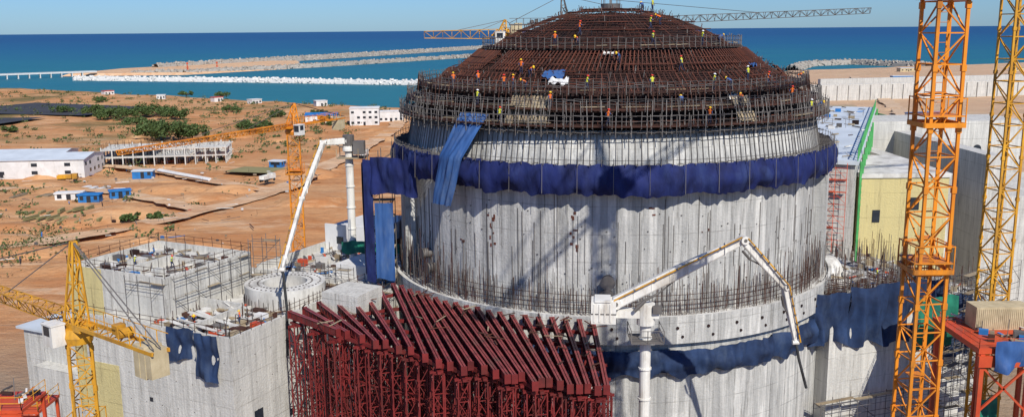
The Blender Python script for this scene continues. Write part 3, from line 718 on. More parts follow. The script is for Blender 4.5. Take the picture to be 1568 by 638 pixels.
# ------------------------------------------------------------------ tower cranes
def crane(name,x,y,wd,zt,jd,lj,lc,mk,head=6,seg=1.5,ch=.16,br=.09,jw=1.2,jrise=0,base=0,cw=True,rot=.3,flare=None,cabs=1.0):
    E=empty(name,(x,y,0)); j=Vector((jd[0],jd[1],0)).normalized(); sdv=Vector((-j.y,j.x,0))
    mb=MB(); mb.lattice((x,y,base),(x,y,zt),wd,int((zt-base)/wd/1.0),ch,br,x=(math.cos(rot),math.sin(rot),0))
    for s_ in(-.25,.25): mb.rod((x+s_,y,base),(x+s_,y,zt),.03)
    z=base
    while z<zt: mb.rod((x-.25,y,z),(x+.25,y,z),.02); z+=.6
    z=base+9
    while z<zt-2:
        mb.box(x-wd*.40,x+wd*.1,y-wd*.4,y+wd*.1,z,z+.05); z+=9
    # section joints
    z=base+wd*2
    cR=[(math.cos(rot)*a_-math.sin(rot)*b_,math.sin(rot)*a_+math.cos(rot)*b_) for a_ in(-.5,.5) for b_ in(-.5,.5)]
    while z<zt:
        for (a_,b_) in cR: mb.beam((x+a_*wd,y+b_*wd,z-.2),(x+a_*wd,y+b_*wd,z+.2),ch*1.5)
        z+=wd*2
    mb.obj('mast',[mk],E)
    mb=MB(); mb.tube([(x,y,zt),(x,y,zt+.5),(x,y,zt+1.1)],[wd*.62,wd*.7,wd*.6],16); mb.beam(Vector((x,y,zt+1.2))-j*wd,Vector((x,y,zt+1.2))+j*wd,wd*.9,.3)
    if flare:
        f_=.66
        for z in flare: 
            mb.box(x-wd*f_,x+wd*f_,y-wd*f_,y+wd*f_,z,z+.08)
            for sx_ in(-f_,f_):
                mb.beam((x+sx_*wd,y-f_*wd,z-.5),(x+sx_*wd,y+f_*wd,z-.5),.12,.3); mb.beam((x+sx_*wd,y-f_*wd,z+1.1),(x+sx_*wd,y+f_*wd,z+1.1),.05)
                mb.beam((x-f_*wd,y+sx_*wd,z-.5),(x+f_*wd,y+sx_*wd,z-.5),.12,.3); mb.beam((x-f_*wd,y+sx_*wd,z+1.1),(x+f_*wd,y+sx_*wd,z+1.1),.05)
                for sy_ in(-f_,0,f_): mb.beam((x+sx_*wd,y+sy_*wd,z-.6),(x+sx_*wd,y+sy_*wd,z+1.15),.06)
    mb.obj('slewing_ring',[mk],E)
    T=Vector((x,y,zt+1.4)); top=T+Vector((0,0,head))-j*.6
    mb=MB(); mb.lattice(T,top,wd*.8,max(3,int(head/1.3)),ch*.8,br,w2=.3,x=sdv); mb.obj('tower_head',[mk],E)
    je=T+j*lj+Vector((0,0,jrise)); mb=MB(); mb.lattice(T+j*.8,je,jw,int(lj/jw/.95),ch*.55,br*.6,w2=jw*.7,tri=True,x=sdv); mb.obj('jib',[mk],E)
    ce=T-j*lc; mb=MB()
    for s_ in(-.6,.6): mb.beam(T+sdv*s_,ce+sdv*s_,.12,.25)
    n=int(lc/1.2)
    for i in range(n):
        a=T.lerp(ce,i/n);b3=T.lerp(ce,(i+1)/n); mb.beam(a-sdv*.6,b3+sdv*.6,.08); mb.beam(a-sdv*.6,a+sdv*.6,.08)
        for s_ in(-.6,.6): mb.rod(a+sdv*s_,a+sdv*s_+Vector((0,0,1.1)),.04)
    for s_ in(-.6,.6): mb.rod(T+sdv*s_+Vector((0,0,1.1)),ce+sdv*s_+Vector((0,0,1.1)),.04)
    wv=T-j*(lc*.6)+Vector((0,0,.5))
    mb.tube([wv-sdv*.5,wv+sdv*.5],.35,12); mb.beam(wv+j*.8-sdv*.4+Vector((0,0,.1)),wv+j*.8+sdv*.3+Vector((0,0,.1)),.6,.7); mb.obj('counter_jib',[mk],E)
    mb=MB()
    mb.rod(top,T+j*lj*.62+Vector((0,0,jrise*.62+.6)),.05); mb.rod(top,T+j*lj*.3+Vector((0,0,jrise*.3+.6)),.05); mb.rod(top,ce+Vector((0,0,.3)),.05); mb.rod(top+sdv*.1,ce+sdv*.5+Vector((0,0,.3)),.05)
    mb.obj('tie_bars',['steel'],E)
    if cw:
        mb=MB()
        for k in range(3): c_=ce+j*(.5+k*.7)-Vector((0,0,.8)); mb.beam(c_-sdv*.65,c_+sdv*.65,.6,2.2 if k else 1.9)
        mb.obj('counterweights',['ballast'],E)
    mb=MB(); q=cabs; c_=T+sdv*(wd*.5+.9*q)+j*.6+Vector((0,0,-.6)); mb.beam(c_-j*.9*q,c_+j*.9*q,1.3*q,2.0*q); mb.beam(c_-j*.95*q+Vector((0,0,1.07*q)),c_+j*.95*q+Vector((0,0,1.07*q)),1.45*q,.1)
    mb.beam(c_+j*.92*q+Vector((0,0,.25)),c_+j*.96*q+Vector((0,0,.25)),1.1*q,1.2*q,m=1); mb.beam(c_-j*.5*q+Vector((0,0,.35)),c_+j*.6*q+Vector((0,0,.35)),1.34*q,.9*q,m=1)
    mb.obj('cab',['white','glass'],E)
    return E
crane('tower_crane',26.1,57.5,1.85,78,(.6,.8),55,16,'orange',9,ch=.19,br=.08,rot=.12,flare=[60.2,52.6,43.5])
crane('tower_crane',56.5,106.5,2.4,74,(.9,.3),40,14,'yellow',8,ch=.24,br=.11,rot=.2)
E1=crane('tower_crane',-31,64,1.5,36.4,(-.79,.61),34,10.5,'yellow',6.0,ch=.15,br=.075,jw=1.2,rot=.5,flare=[30],cabs=.75)
crane('tower_crane',-35,150,1.9,41.8,(-.4,-.91),36,14,'orange',3.5,ch=.18,br=.10,jw=.8,rot=.2,flare=[36],cabs=.8)
crane('tower_crane',9.8,170,2,57.4,(.98,.08),56,10,'steel',5,ch=.2,br=.12,jw=1.4,jrise=2.0)
crane('tower_crane',-1.5,172,2,55.8,(-.99,-.1),14,3,'yellow',2.5,ch=.22,br=.13,jw=1.7)
# ------------------------------------------------------------------ concrete placing booms
def boom(name,base,pts,ws,tip,colr=.45,hw=.16):
    E=empty(name,base); mb=MB(); b0=Vector(base); p0=Vector(pts[0])
    mb.tube([b0,(b0.x,b0.y,p0.z-1.4)],colr,16)
    z=b0.z+2.5
    while z<p0.z-2: mb.tube([(b0.x,b0.y,z),(b0.x,b0.y,z+.16)],colr*1.2,16); z+=3
    mb.tube([(b0.x,b0.y,p0.z-1.4),(b0.x,b0.y,p0.z-1.1),(b0.x,b0.y,p0.z-.3)],[colr*1.6,colr*1.6,colr*1.3],16)
    mb.obj('column',['white'],E,)
    mb=MB()
    for i,(a,b3) in enumerate(zip(pts,pts[1:])):
        a=Vector(a);b3=Vector(b3); w0=ws[i];w1=ws[i+1]*.85; n=8
        d=(b3-a).normalized(); sdv=d.cross(Vector((0,0,1)))
        if sdv.length<.1: sdv=Vector((1,0,0))
        sdv.normalize(); up=sdv.cross(d)
        cs=[]
        for (q,ww) in ((a,w0),(a.lerp(b3,.5),w0*1.0),(b3,w1)):
            cs.append([tuple(q+sdv*(ww*.3*sx_)+up*(ww*.42*sy_)) for sx_,sy_ in ((-1,-.8),(-1,.8),(-.8,1),(.8,1),(1,.8),(1,-.8),(.8,-1),(-.8,-1))])
        base_=len(mb.v)
        for r_ in cs: mb.v+=r_
        for k in range(2):
            for jn in range(8): mb.f.append((base_+k*8+jn,base_+k*8+(jn+1)%8,base_+(k+1)*8+(jn+1)%8,base_+(k+1)*8+jn)); mb.m.append(0)
        mb.f.append(tuple(base_+k for k in range(8))); mb.m.append(0); mb.f.append(tuple(base_+16+k for k in range(8))[::-1]); mb.m.append(0)
        mb.tube([a-sdv*w0*.5,a+sdv*w0*.5],w0*.38,14)
        mb.tube([a-sdv*w0*.54,a+sdv*w0*.54],w0*.16,10,m=2)
        mb.tube([a.lerp(b3,.12)-up*w0*.75,a.lerp(b3,.3)-up*w0*.75],.12,8,m=1); mb.tube([a.lerp(b3,.3)-up*w0*.75,a.lerp(b3,.48)-up*w0*.35],.07,8,m=2)
        o=sdv*(w0*.4+.12)+up*(w0*.3)
        mb.tube([a+o,b3+o],.075,8,m=3)
        for k in range(1,6): q=a.lerp(b3,k/6)+o; mb.tube([q-d*.08,q+d*.08],.11,8,m=2)
        for k in range(1,7): q=a.lerp(b3,k/7); mb.beam(q-sdv*w0*.33,q+sdv*w0*.33,.05,w0*.88)
    a=Vector(pts[-1]); mb.tube([a-Vector((.3,0,0)),a+Vector((.3,0,0))],.25,10)
    mb.tube([a,a+Vector((.15,-.2,-.7))]+[Vector(t) for t in tip],hw,10,m=4)
    mb.obj('boom_arms',['white','steel','steel','yellow','blackr'],E)
    return E
boom('concrete_placing_boom',(-22.7,130,25),[(-22.9,129.8,43.0),(-25.8,128,43.0),(-26.6,117,37.2),(-26.2,103.5,31.4)],[1.0,.9,.7,.5],[(-25.8,103,27),(-25.9,102.6,21.5)],.55)
BE=boom('concrete_placing_boom',(12.4,84,0),[(9.6,84,33.0),(20.9,82.6,39.2),(25.0,83.2,34.6),(26.5,84,29.0)],[1.35,1.0,.75,.5],[(26.8,83.8,27.5),(27.6,83.6,24.6)],.52,.13)
mb=MB()
mb.obox((9.2,84),(.99,-.1),(.1,.99),-1.9,.4,-1.0,1.0,31.2,33.3,0); mb.obox((9.2,84),(.99,-.1),(.1,.99),-1.6,-.1,-1.1,1.1,33.3,33.45,0)
for k in range(4): mb.obox((9.2,84),(.99,-.1),(.1,.99),-1.7+k*.5,-1.55+k*.5,-1.06,-1.0,31.4,33.1,0)
mb.obox((9.2,84),(.99,-.1),(.1,.99),-1.93,.43,-1.03,1.03,32.1,32.2,1)
mb.obox((12.4,84),(.99,-.1),(.1,.99),-3,1.2,-.6,.6,31.6,32.3,0); mb.tube([(12.4,84,30.9),(12.4,84,32.9)],.85,16,m=0)
mb.tube([(11.2,83.2,32.4),(12.2,83.2,33.4)],.18,8,m=1); mb.beam((12.9,83.3,32.5),(13.7,83.3,32.5),.6,.7,m=1)
mb.box(10.9,13.9,82.5,85.5,29.4,29.5,1)
for (x,y) in [(10.9,82.5),(13.9,82.5),(10.9,85.5),(13.9,85.5),(12.4,82.5)]: mb.rod((x,y,29.5),(x,y,30.7),.05,m=1)
for (p,q) in [((10.9,82.5),(13.9,82.5)),((13.9,82.5),(13.9,85.5)),((10.9,82.5),(10.9,85.5))]:
    for h in (30.1,30.65): mb.rod((*p,h),(*q,h),.04,m=1)
mb.obj('slewing_head',['white','steel'],BE)
mb=MB(); mb.obox((-22.7,130),(1,0),(0,1),-1.5,1.5,-1.3,1.3,40.6,40.75,1); mb.tube([(-22.7,130,41.5),(-22.7,130,43.8)],.8,14); mb.obox((-21.7,129.5),(1,0),(0,1),-.2,1.3,-.8,.8,41.2,43,0)
for (x,y) in [(-24.2,128.7),(-21.2,128.7),(-24.2,131.3),(-21.2,131.3)]: mb.rod((x,y,40.7),(x,y,42),.06,m=1)
mb.obj('boom_head_platform',['steel','plank'],None)
# ------------------------------------------------------------------ right hand structures
RB=empty('turbine_hall_building',(60,190,0))
o=(38,146); ex=(.925,-.38); ey=(.38,.925)
mb=MB(); mb.obox(o,ex,ey,0,15,0,102,0,37.5); mb.obj('walls',['conc'],RB)
mb=MB(); mb.obox(o,ex,ey,-.6,15.6,-.6,102.6,37.51,38.1); mb.obj('roof',['roofw'],RB)
mb=MB()
P=lambda a,b_,z:(o[0]+ex[0]*a+ey[0]*b_,o[1]+ex[1]*a+ey[1]*b_,z)
for i in range(34):
    b_=i*3.0
    mb.beam(P(15.4,b_,38.1),P(15.4,b_,40.0),.14); mb.beam(P(15.4,b_,38.2),P(15.4,b_+3,40),.09); mb.beam(P(15.4,b_,40),P(15.4,b_+3,40),.14); mb.beam(P(15.4,b_,39),P(15.4,b_+3,39),.09)
    if i%3==0: mb.beam(P(15.9,b_,0),P(15.9,b_,38),.3)
for i in range(12): z=26+i; mb.beam(P(15.9,0,z),P(15.9,27,z),.08)
mb.obj('green_edge_frame',['greenp'],RB)
clutter('stored_items',RB,P,1,14,2,98,38.11,90,3)
mb=MB(); scaff(mb,P(9,-1,0)[:2],P(14,-1,0)[:2],24,37,1.6,1.7,1.4); mb.obj('orange_stair_frame',['redp','redp'],RB)
YB=empty('yellow_rendered_building',(64,150,0)); mb=MB(); mb.box(56,70,148,170,0,34.2); mb.obj('walls',['conc_y'],YB)
mb=MB(); mb.box(55.8,70.2,147.8,170.2,34.21,34.9); mb.obj('roof',['conc_l'],YB)
mb=MB(); mb.box(58,59.2,147.9,148.1,27,29,0); mb.box(64,65.4,147.9,148.1,29,31,0); mb.obj('openings',['glass'],YB)
GB=empty('grey_service_building',(90,175,0)); mb=MB()
mb.box(73,76,158,200,0,33); mb.box(82,85,160,200,0,36); mb.box(76,110,200,215,0,38); mb.box(90,112,170,199,0,27); mb.box(76,82,170,172,27,30)
mb.obj('walls',['conc'],GB)
mb=MB()
for (x,z) in [(78,24),(84,30),(93,30),(100,31),(104,24)]:
    mb.obox((x,200),(1,0),(0,1),-.9,.9,-.04,.1,z-2,z+1.0)
    mb.tube([(x,200.05,z+1.0),(x,199.95,z+1.0)],.9,16)
mb.obj('arched_windows',['glass'],GB)
DK=empty('annular_building_block',(55,125,0))
mb=MB()
mb.obox((38.5,109),(.94,.34),(-.34,.94),0,16,0,34,0,24.8); mb.obox((38.5,109),(.94,.34),(-.34,.94),16.05,30,4,34,0,22)
mb.obj('walls',['conc'],DK)
DP=lambda a,b_,z:(38.5+.94*a-.34*b_,109+.34*a+.94*b_,z)
mb=MB(); mb.obox((38.5,109),(.94,.34),(-.34,.94),-.15,16.1,-.15,34,24.81,25.2); mb.obj('deck_slab',['conc_l'],DK)
mb=MB()
pr=[(2.5*math.cos(k/12*math.pi),25.2+2.4*math.sin(k/12*math.pi)) for k in range(13)]
for bb in (1,9):
    for (r,z) in pr: mb.v.append(DP(bb+.5,12+r,z))
for k in range(12): mb.f.append((k,k+1,14+k,13+k)); mb.m.append(0)
mb.f.append(tuple(range(13))); mb.m.append(0); mb.f.append(tuple(range(13,26))[::-1]); mb.m.append(0)
mb.obj('transport_vault',['conc_l'],DK,False)
mb=MB()
for i in range(700):
    a=R.uniform(0,16); b_=R.choice([R.uniform(0,3),R.uniform(17,32),R.uniform(0,32)])
    if 8.5<b_<15.5 and a<11: continue
    p=DP(a,b_,24.8); mb.rod(p,(p[0]+R.uniform(-.1,.1),p[1],24.8+R.uniform(1.2,4.2)),.035,m=R.choice((0,0,1)))
for i in range(360):
    a=R.uniform(16,30); b_=R.uniform(4,33); p=DP(a,b_,22); mb.rod(p,(p[0]+R.uniform(-.1,.1),p[1],22+R.uniform(1.5,5)),.04,m=R.choice((0,1)))
for k in range(14):
    z=25.6+R.random()*2; mb.rod(DP(0,1+k*.2,z),DP(16,1+k*.2,z),.04)
mb.obj('starter_bars',['rust','steel'],DK)
clutter('deck_materials',DK,lambda a,b_,z:DP(a,b_,z),1,15,1,32,25.21,260); clutter('deck_materials',DK,lambda a,b_,z:DP(a,b_,z),17,29,5,32,22.01,200)
mb=MB(); mb.cloth(DP(-6,.5,0),DP(2,-.6,0),26.6,20.3,.9,60,14,wave=.8); mb.cloth(DP(2,-.6,0),DP(17,-.4,0),27.0,19.6,.9,90,14,wave=.8); mb.cloth(DP(16.2,3.4,0),DP(26,3.6,0),23.0,14.5,.8,50,10)
mb.obj('debris_cloth',['greynet'],DK,True)
mb=MB(); mb.cloth((47.5,106),(53,108),26.5,20,.6,30,10); mb.cloth((52,100),(56,103),16,10,.6,24,10); mb.cloth((30,86),(35,89),8,3,.6,24,10); mb.obj('green_debris_net',['green'],DK,True)
mb=MB(); scaff(mb,DP(-3,-1.5,0)[:2],DP(16,-1.5,0)[:2],2,13.5,2.4,2,-1.3,deck=.3); scaff(mb,DP(16,1,0)[:2],DP(28,1,0)[:2],4,20,2,2,2.0,deck=.35); scaff(mb,(42,92),(58,96),2,11,2,2,3,deck=.3); scaff(mb,(55,110),(66,118),14,27.5,2,2,2)
mb.obj('access_scaffold',['steel','plank'],DK)
OBY=empty('steel_loading_platform',(56,98,0)); mb=MB()
mb.box(48.5,66,93,104,24.4,25.0)
for x in (49,54,59,65):
    for y in (93.3,103.6): mb.beam((x,y,0),(x,y,24.4),.45)
mb.beam((48.5,93,23.6),(66,93,23.6),.4,1.2)
for x in (49,54,59): mb.beam((x,93.2,18),(x+5,93.2,23),.22); mb.beam((x+5,93.2,18),(x,93.2,23),.22)
mb.obj('frame',['redp'],OBY)
mb=MB(); rail(mb,(48.5,93),(66,93),25); rail(mb,(48.5,93),(48.5,104),25); mb.obj('rails',['redp'],OBY)
mb=MB(); mb.cloth((50,92.8),(58,92.8),25.8,22.8,.5,40,8); mb.obj('tarpaulin',['bluetarp'],OBY,True)
clutter('stored_items',OBY,lambda a,b_,z:(a,b_,z),50,64,94,103,25.0,90)
SC=empty('shipping_container',(52,99,0)); mb=MB(); mb.box(51,57.1,99,101.5,25.02,27.6)
for k in range(28): mb.box(51.1+k*.215,51.2+k*.215,98.95,99.0,25.2,27.4)
mb.obj('body',['ballast'],SC)
mb=MB(); mb.cloth((40,90),(47,93),14,7,.8,40,10); mb.cloth((34,84),(38,86),6,1,.6,20,6); mb.obj('tarpaulin_screen',['bluetarp'],None,True)
clutter('site_materials',None,lambda a,b_,z:(a,b_,z),28,75,72,104,.1,300,5); clutter('site_materials',None,lambda a,b_,z:(a,b_,z),-75,-32,60,95,.1,300,5)
# ------------------------------------------------------------------ far buildings and yard
def house(name,cx,cy,wx,wy,h,wall,roof,rot=0,win=6,pitch=0,z0=-.5,door=True):
    E=empty(name,(cx,cy,0)); ex=(math.cos(rot),math.sin(rot)); ey=(-math.sin(rot),math.cos(rot)); oo=(cx,cy)
    mb=MB(); mb.obox(oo,ex,ey,-wx/2,wx/2,-wy/2,wy/2,z0,h); mb.obj('walls',[wall],E)
    mb=MB()
    if pitch:
        def Q(a,b_,z): return (cx+ex[0]*a+ey[0]*b_,cy+ex[1]*a+ey[1]*b_,z)
        for s_ in(-1,1):
            y0=s_*(wy/2+.5)
            mb.quadbox([Q(-wx/2-.5,y0,h),Q(-wx/2-.5,0,h+pitch),Q(wx/2+.5,0,h+pitch),Q(wx/2+.5,y0,h),Q(-wx/2-.5,y0,h+.2),Q(-wx/2-.5,0,h+pitch+.2),Q(wx/2+.5,0,h+pitch+.2),Q(wx/2+.5,y0,h+.2)])
        for s_ in (-1,1):
            i=len(mb.v); mb.v+=[Q(s_*wx/2,-wy/2,h),Q(s_*wx/2,wy/2,h),Q(s_*wx/2,0,h+pitch)]; mb.f.append((i,i+1,i+2)); mb.m.append(0)
    else:
        mb.obox(oo,ex,ey,-wx/2-.3,wx/2+.3,-wy/2-.3,wy/2+.3,h+.003,h+.4)
    mb.obj('roof',[roof],E)
    mb=MB(); nf=max(1,int(h/3.4))
    for f in range(nf):
        for i in range(win):
            if R.random()<.15: continue
            a=-wx/2+(i+.5)*wx/win; ww=min(1.2,wx/win*.25); mb.obox(oo,ex,ey,a-ww,a+ww,-wy/2-.05,-wy/2+.05,1.2+f*3.2,2.6+f*3.2)
            bq=-wy/2+(i+.5)*wy/win; ww=min(.9,wy/win*.25); mb.obox(oo,ex,ey,wx/2-.05,wx/2+.05,bq-ww,bq+ww,1.2+f*3.2,2.6+f*3.2)
    mb.obox(oo,ex,ey,-.7,.7,-wy/2-.06,-wy/2+.04,0,2.4)
    mb.obj('windows',['glass'],E)
    return E
house('white_warehouse',-210,392,66,24,7,'whiteb','roofw',.08,5,1.6)
house('white_warehouse',-232,425,60,18,5,'whiteb','roofw',.08,5,1.2)
house('white_office_building',-92,590,18,14,10.5,'whiteb','whiteb',.1,5)
house('white_office_building',-78,610,16,10,6.5,'whiteb','whiteb',.1,5)
house('blue_roofed_shed',-122,605,20,12,5,'whiteb','blue',.1,5,1.5)
house('blue_site_cabin',-150,378,8,4,2.8,'blue','roofw',.1,3)
house('blue_site_cabin',-147,322,7,4,2.8,'blue','blue',.1,3)
house('blue_site_cabin',-140,330,7,3.5,2.8,'blue','blue',.5,3)
house('blue_site_cabin',-102,405,6,4,2.6,'blue','roofw',-.3,2)
house('white_site_cabin',-156,326,9,4,2.8,'whiteb','whiteb',.2,3)
for (x,y) in [(-385,900),(-310,835),(-250,800),(-210,770),(-150,740)]:
    house('white_village_house',x,y,R.uniform(7,12),R.uniform(6,9),R.uniform(3,4.5),'whiteb',R.choice(['whiteb','redp']),R.random(),3)
for k in range(16):
    x=R.uniform(150,800); y=R.uniform(.45,.9)*shore(x)
    house('site_cabin',x,y,R.uniform(8,26),R.uniform(5,10),R.uniform(3,5),R.choice(['whiteb','ballast','blue','conc_l']),R.choice(['roofw','blue','plank']),R.random()*.4,4)
SK=empty('concrete_frame_building',(-156,425,0)); mb=MB(); ex=(.985,.17); ey=(-.17,.985)
for i in range(13):
    for k in range(5): mb.obox((-156,425),ex,ey,-27+i*4.4,-26.5+i*4.4,-11+k*5.2,-10.5+k*5.2,-.5,7.4 if (i+k)%3 else 8.4)
for z in (3.6,7.0): 
    for k in range(5): mb.obox((-156,425),ex,ey,-27,27,-11.02+k*5.2,-10.48+k*5.2,z,z+.5)
    for i in range(13): mb.obox((-156,425),ex,ey,-27.02+i*4.4,-26.48+i*4.4,-11,10.4,z+.02,z+.48)
mb.obox((-156,425),ex,ey,-27,10,-11,10.4,3.9,4.05); mb.obox((-156,425),ex,ey,-27,-4,-11,10.4,7.1,7.4); mb.obox((-156,425),ex,ey,12,27,-11,0,7.1,7.4)
mb.obj('frame',['conc'],SK); mb=MB()
for i in range(260):
    a=R.uniform(-27,27); b_=R.uniform(-11,10); x=-156+ex[0]*a+ey[0]*b_; y=425+ex[1]*a+ey[1]*b_; z=R.choice((0,4,7.2)); mb.rod((x,y,z),(x,y,z+2.6),.08)
mb.obj('props',['rust'],SK)
mb=MB()
for (cx,cy,n,w_,l_,mm) in [(-152,292,9,1.0,6,0),(-160,300,8,1.0,5,0),(-140,286,5,1.0,5,0),(-180,330,6,2,9,1),(-120,345,5,2,9,2),(-165,345,4,2,12,3),(-230,330,5,3,9,1)]:
    for i in range(n):
        x=cx+i*(w_+2.0)*.9+R.uniform(-.5,.5); y=cy+i*.9+R.uniform(-1.5,1.5); an=.25+R.uniform(-.2,.2); dxx,dyy=math.cos(an+1.2),math.sin(an+1.2); l2=l_*R.uniform(.6,1.1)
        for k in range(R.choice((1,2,3))): mb.beam((x-dxx*l2/2,y-dyy*l2/2,.4+k*.4),(x+dxx*l2/2,y+dyy*l2/2,.4+k*.4),w_*(1-.1*k),.3,m=mm)
for i in range(3): mb.tube([(-148+i*.2,390-i*1.6,1.6),(-118+i*.2,363-i*1.6,1.6)],.4,8,m=3)
mb.obj('timber_stockpile',['timb','plank','rust','whiteb'])
clutter('yard_materials',None,lambda a,b_,z:(a,b_,z),-260,-75,230,420,.8,380,7); clutter('yard_materials',None,lambda a,b_,z:(a,b_,z),90,420,190,560,.8,480,9)
mb=MB()
for i in range(90):
    cx,cy=(R.uniform(-240,-60),R.uniform(215,560)) if i<66 else (R.uniform(100,600),R.uniform(260,900)); r=R.uniform(3,13);h=r*R.uniform(.12,.3)
    base=len(mb.v); mb.v.append((cx,cy,h))
    for k in range(2):
        for j in range(14): a=j/14*6.283; q=r*(.5+.5*k)*(1+.2*R.uniform(-1,1)); mb.v.append((cx+q*1.6*math.cos(a),cy+q*math.sin(a),h*.7 if k==0 else -.8))
    for j in range(14):
        mb.f.append((base,base+1+j,base+1+(j+1)%14)); mb.m.append(0); mb.f.append((base+1+j,base+15+j,base+15+(j+1)%14,base+1+(j+1)%14)); mb.m.append(0)
mb.obj('spoil_heaps',['earth'],None,True)
BW=empty('concrete_basin_wall',(320,770,0)); mb=MB(); mb.obox((210,735),(.97,.24),(-.24,.97),0,460,0,4,0,13); mb.obox((210,735),(.97,.24),(-.24,.97),0,4,4,60,0,13); mb.obox((210,735),(.97,.24),(-.24,.97),60,460,40,44,0,15)
for k in range(46): mb.obox((210,735),(.97,.24),(-.24,.97),k*10,k*10+1,-1,-.01,0,12)
mb.obj('wall',['conc'],BW)
FS=empty('formwork_yard_structure',(175,560,0)); mb=MB()
for i in range(9):
    mb.box(160+i*5,162+i*5,560,566,0,11,0)
mb.box(158,206,559,567,8,9,1); mb.box(158,206,559,567,11.01,11.6,0); mb.obj('frame',['plank','timb'],FS)
GF=empty('green_steel_frame',(78,235,0)); mb=MB()
for i in range(6):
    for y in (226,240): mb.beam((74+i*4,y,20),(74+i*4,y,36),.4)
for z in (26,31,36):
    for y in (226,240): mb.beam((74,y,z),(94,y,z),.4)
    for i in range(6): mb.beam((74+i*4,226,z),(74+i*4,240,z),.3)
for i in range(5): mb.beam((74+i*4,226,31),(78+i*4,226,36),.2)
mb.box(73,95,225,241,0,20,1); mb.obj('frame',['greenp','conc'],GF)
# ------------------------------------------------------------------ vegetation
def tree(name,cx,cy,rw,h,n=1500,mat='leaf'):
    E=empty(name,(cx,cy,0)); mb=MB()
    mb.tube([(cx,cy,-.5),(cx+.2,cy,h*.25),(cx,cy+.3,h*.45)],[.5,.38,.25],8)
    cl=[]
    for i in range(9+int(rw)):
        a=R.random()*6.283; q=rw*math.sqrt(R.random())*.85; z=h*R.uniform(.35,.85)*(1-.3*q/rw); c=Vector((cx+q*math.cos(a),cy+q*.7*math.sin(a),z)); cl.append((c,R.uniform(.18,.34)*min(rw,h*1.2)))
        mb.tube([(cx,cy,h*.2),((cx+c.x)/2,(cy+c.y)/2,z*.7),tuple(c)],[.22,.14,.05],5)
    mb.obj('trunk_and_limbs',['bark'],E)
    mb=MB()
    for i in range(n):
        c,r=R.choice(cl); v=Vector((R.gauss(0,1),R.gauss(0,1),R.gauss(0,1))).normalized()*r*R.random()**.4; v.z*=.75; p=c+v
        if p.z<.2: p.z=.3
        s_=R.uniform(.35,.8); u=Vector((R.uniform(-1,1),R.uniform(-1,1),R.uniform(-1,1))).normalized(); x_=u.orthogonal().normalized()*s_; y_=u.cross(x_)
        i0=len(mb.v); mb.v+=[tuple(p-x_),tuple(p+y_*.7),tuple(p+x_),tuple(p-y_*.7)]; mb.f.append((i0,i0+1,i0+2,i0+3)); mb.m.append(0)
    mb.obj('foliage',[mat],E)
for (x,y,r,h,n) in [(-190,510,16,13,3800),(-176,515,10,10,1700),(-270,640,16,10,2600),(-250,655,16,11,2600),(-290,660,14,9,2000),(-232,640,13,9,1800),(-150,545,12,9,1900),(-160,640,7,6,700),(-205,690,8,6,700),(-300,560,6,5,600),(-330,690,9,7,800),(-112,585,8,7,900),(-118,285,3.5,4.5,500),(-112,288,2.5,3.5,300),(-240,600,9,6,900),(-215,560,9,6,1000),(-350,800,8,6,600),(-130,640,9,6,800),(-300,870,8,6,600),(-260,850,8,6,600)]:
    tree('broadleaf_tree',x,y,r,h,n)
mb=MB()
for i in range(1500):
    if R.random()<.8: x=R.uniform(-600,-90); y=R.uniform(430,shore(x)-30)
    else: x=R.uniform(-260,-90); y=R.uniform(225,430)
    if x>-160 and y<420 and R.random()<.8: continue
    if noise.noise(Vector((x*.012,y*.012,3)))<-.05 and R.random()<.8: continue
    r=R.uniform(.8,3.6)
    for k in range(22):
        p=Vector((x+R.gauss(0,r*.6),y+R.gauss(0,r*.5),.5+abs(R.gauss(0,r*.35)))); s_=R.uniform(.3,.75); u=Vector((R.uniform(-1,1),R.uniform(-1,1),R.uniform(-1,1))).normalized(); x_=u.orthogonal().normalized()*s_; y_=u.cross(x_)
        i0=len(mb.v); mb.v+=[tuple(p-x_),tuple(p+y_*.7),tuple(p+x_),tuple(p-y_*.7)]; mb.f.append((i0,i0+1,i0+2,i0+3)); mb.m.append(0 if k%3 else 1)
for i in range(420):
    x=R.gauss(-142,9); y=R.gauss(252,12)
    for k in range(6):
        p=Vector((x+R.gauss(0,.8),y+R.gauss(0,.8),.5+abs(R.gauss(0,.7)))); s_=R.uniform(.2,.5); u=Vector((R.uniform(-1,1),R.uniform(-1,1),R.uniform(-1,1))).normalized(); x_=u.orthogonal().normalized()*s_; y_=u.cross(x_)
        i0=len(mb.v); mb.v+=[tuple(p-x_),tuple(p+y_*.7),tuple(p+x_),tuple(p-y_*.7)]; mb.f.append((i0,i0+1,i0+2,i0+3)); mb.m.append(k%2)
mb.obj('scrub_vegetation',['leaf','leafd'])
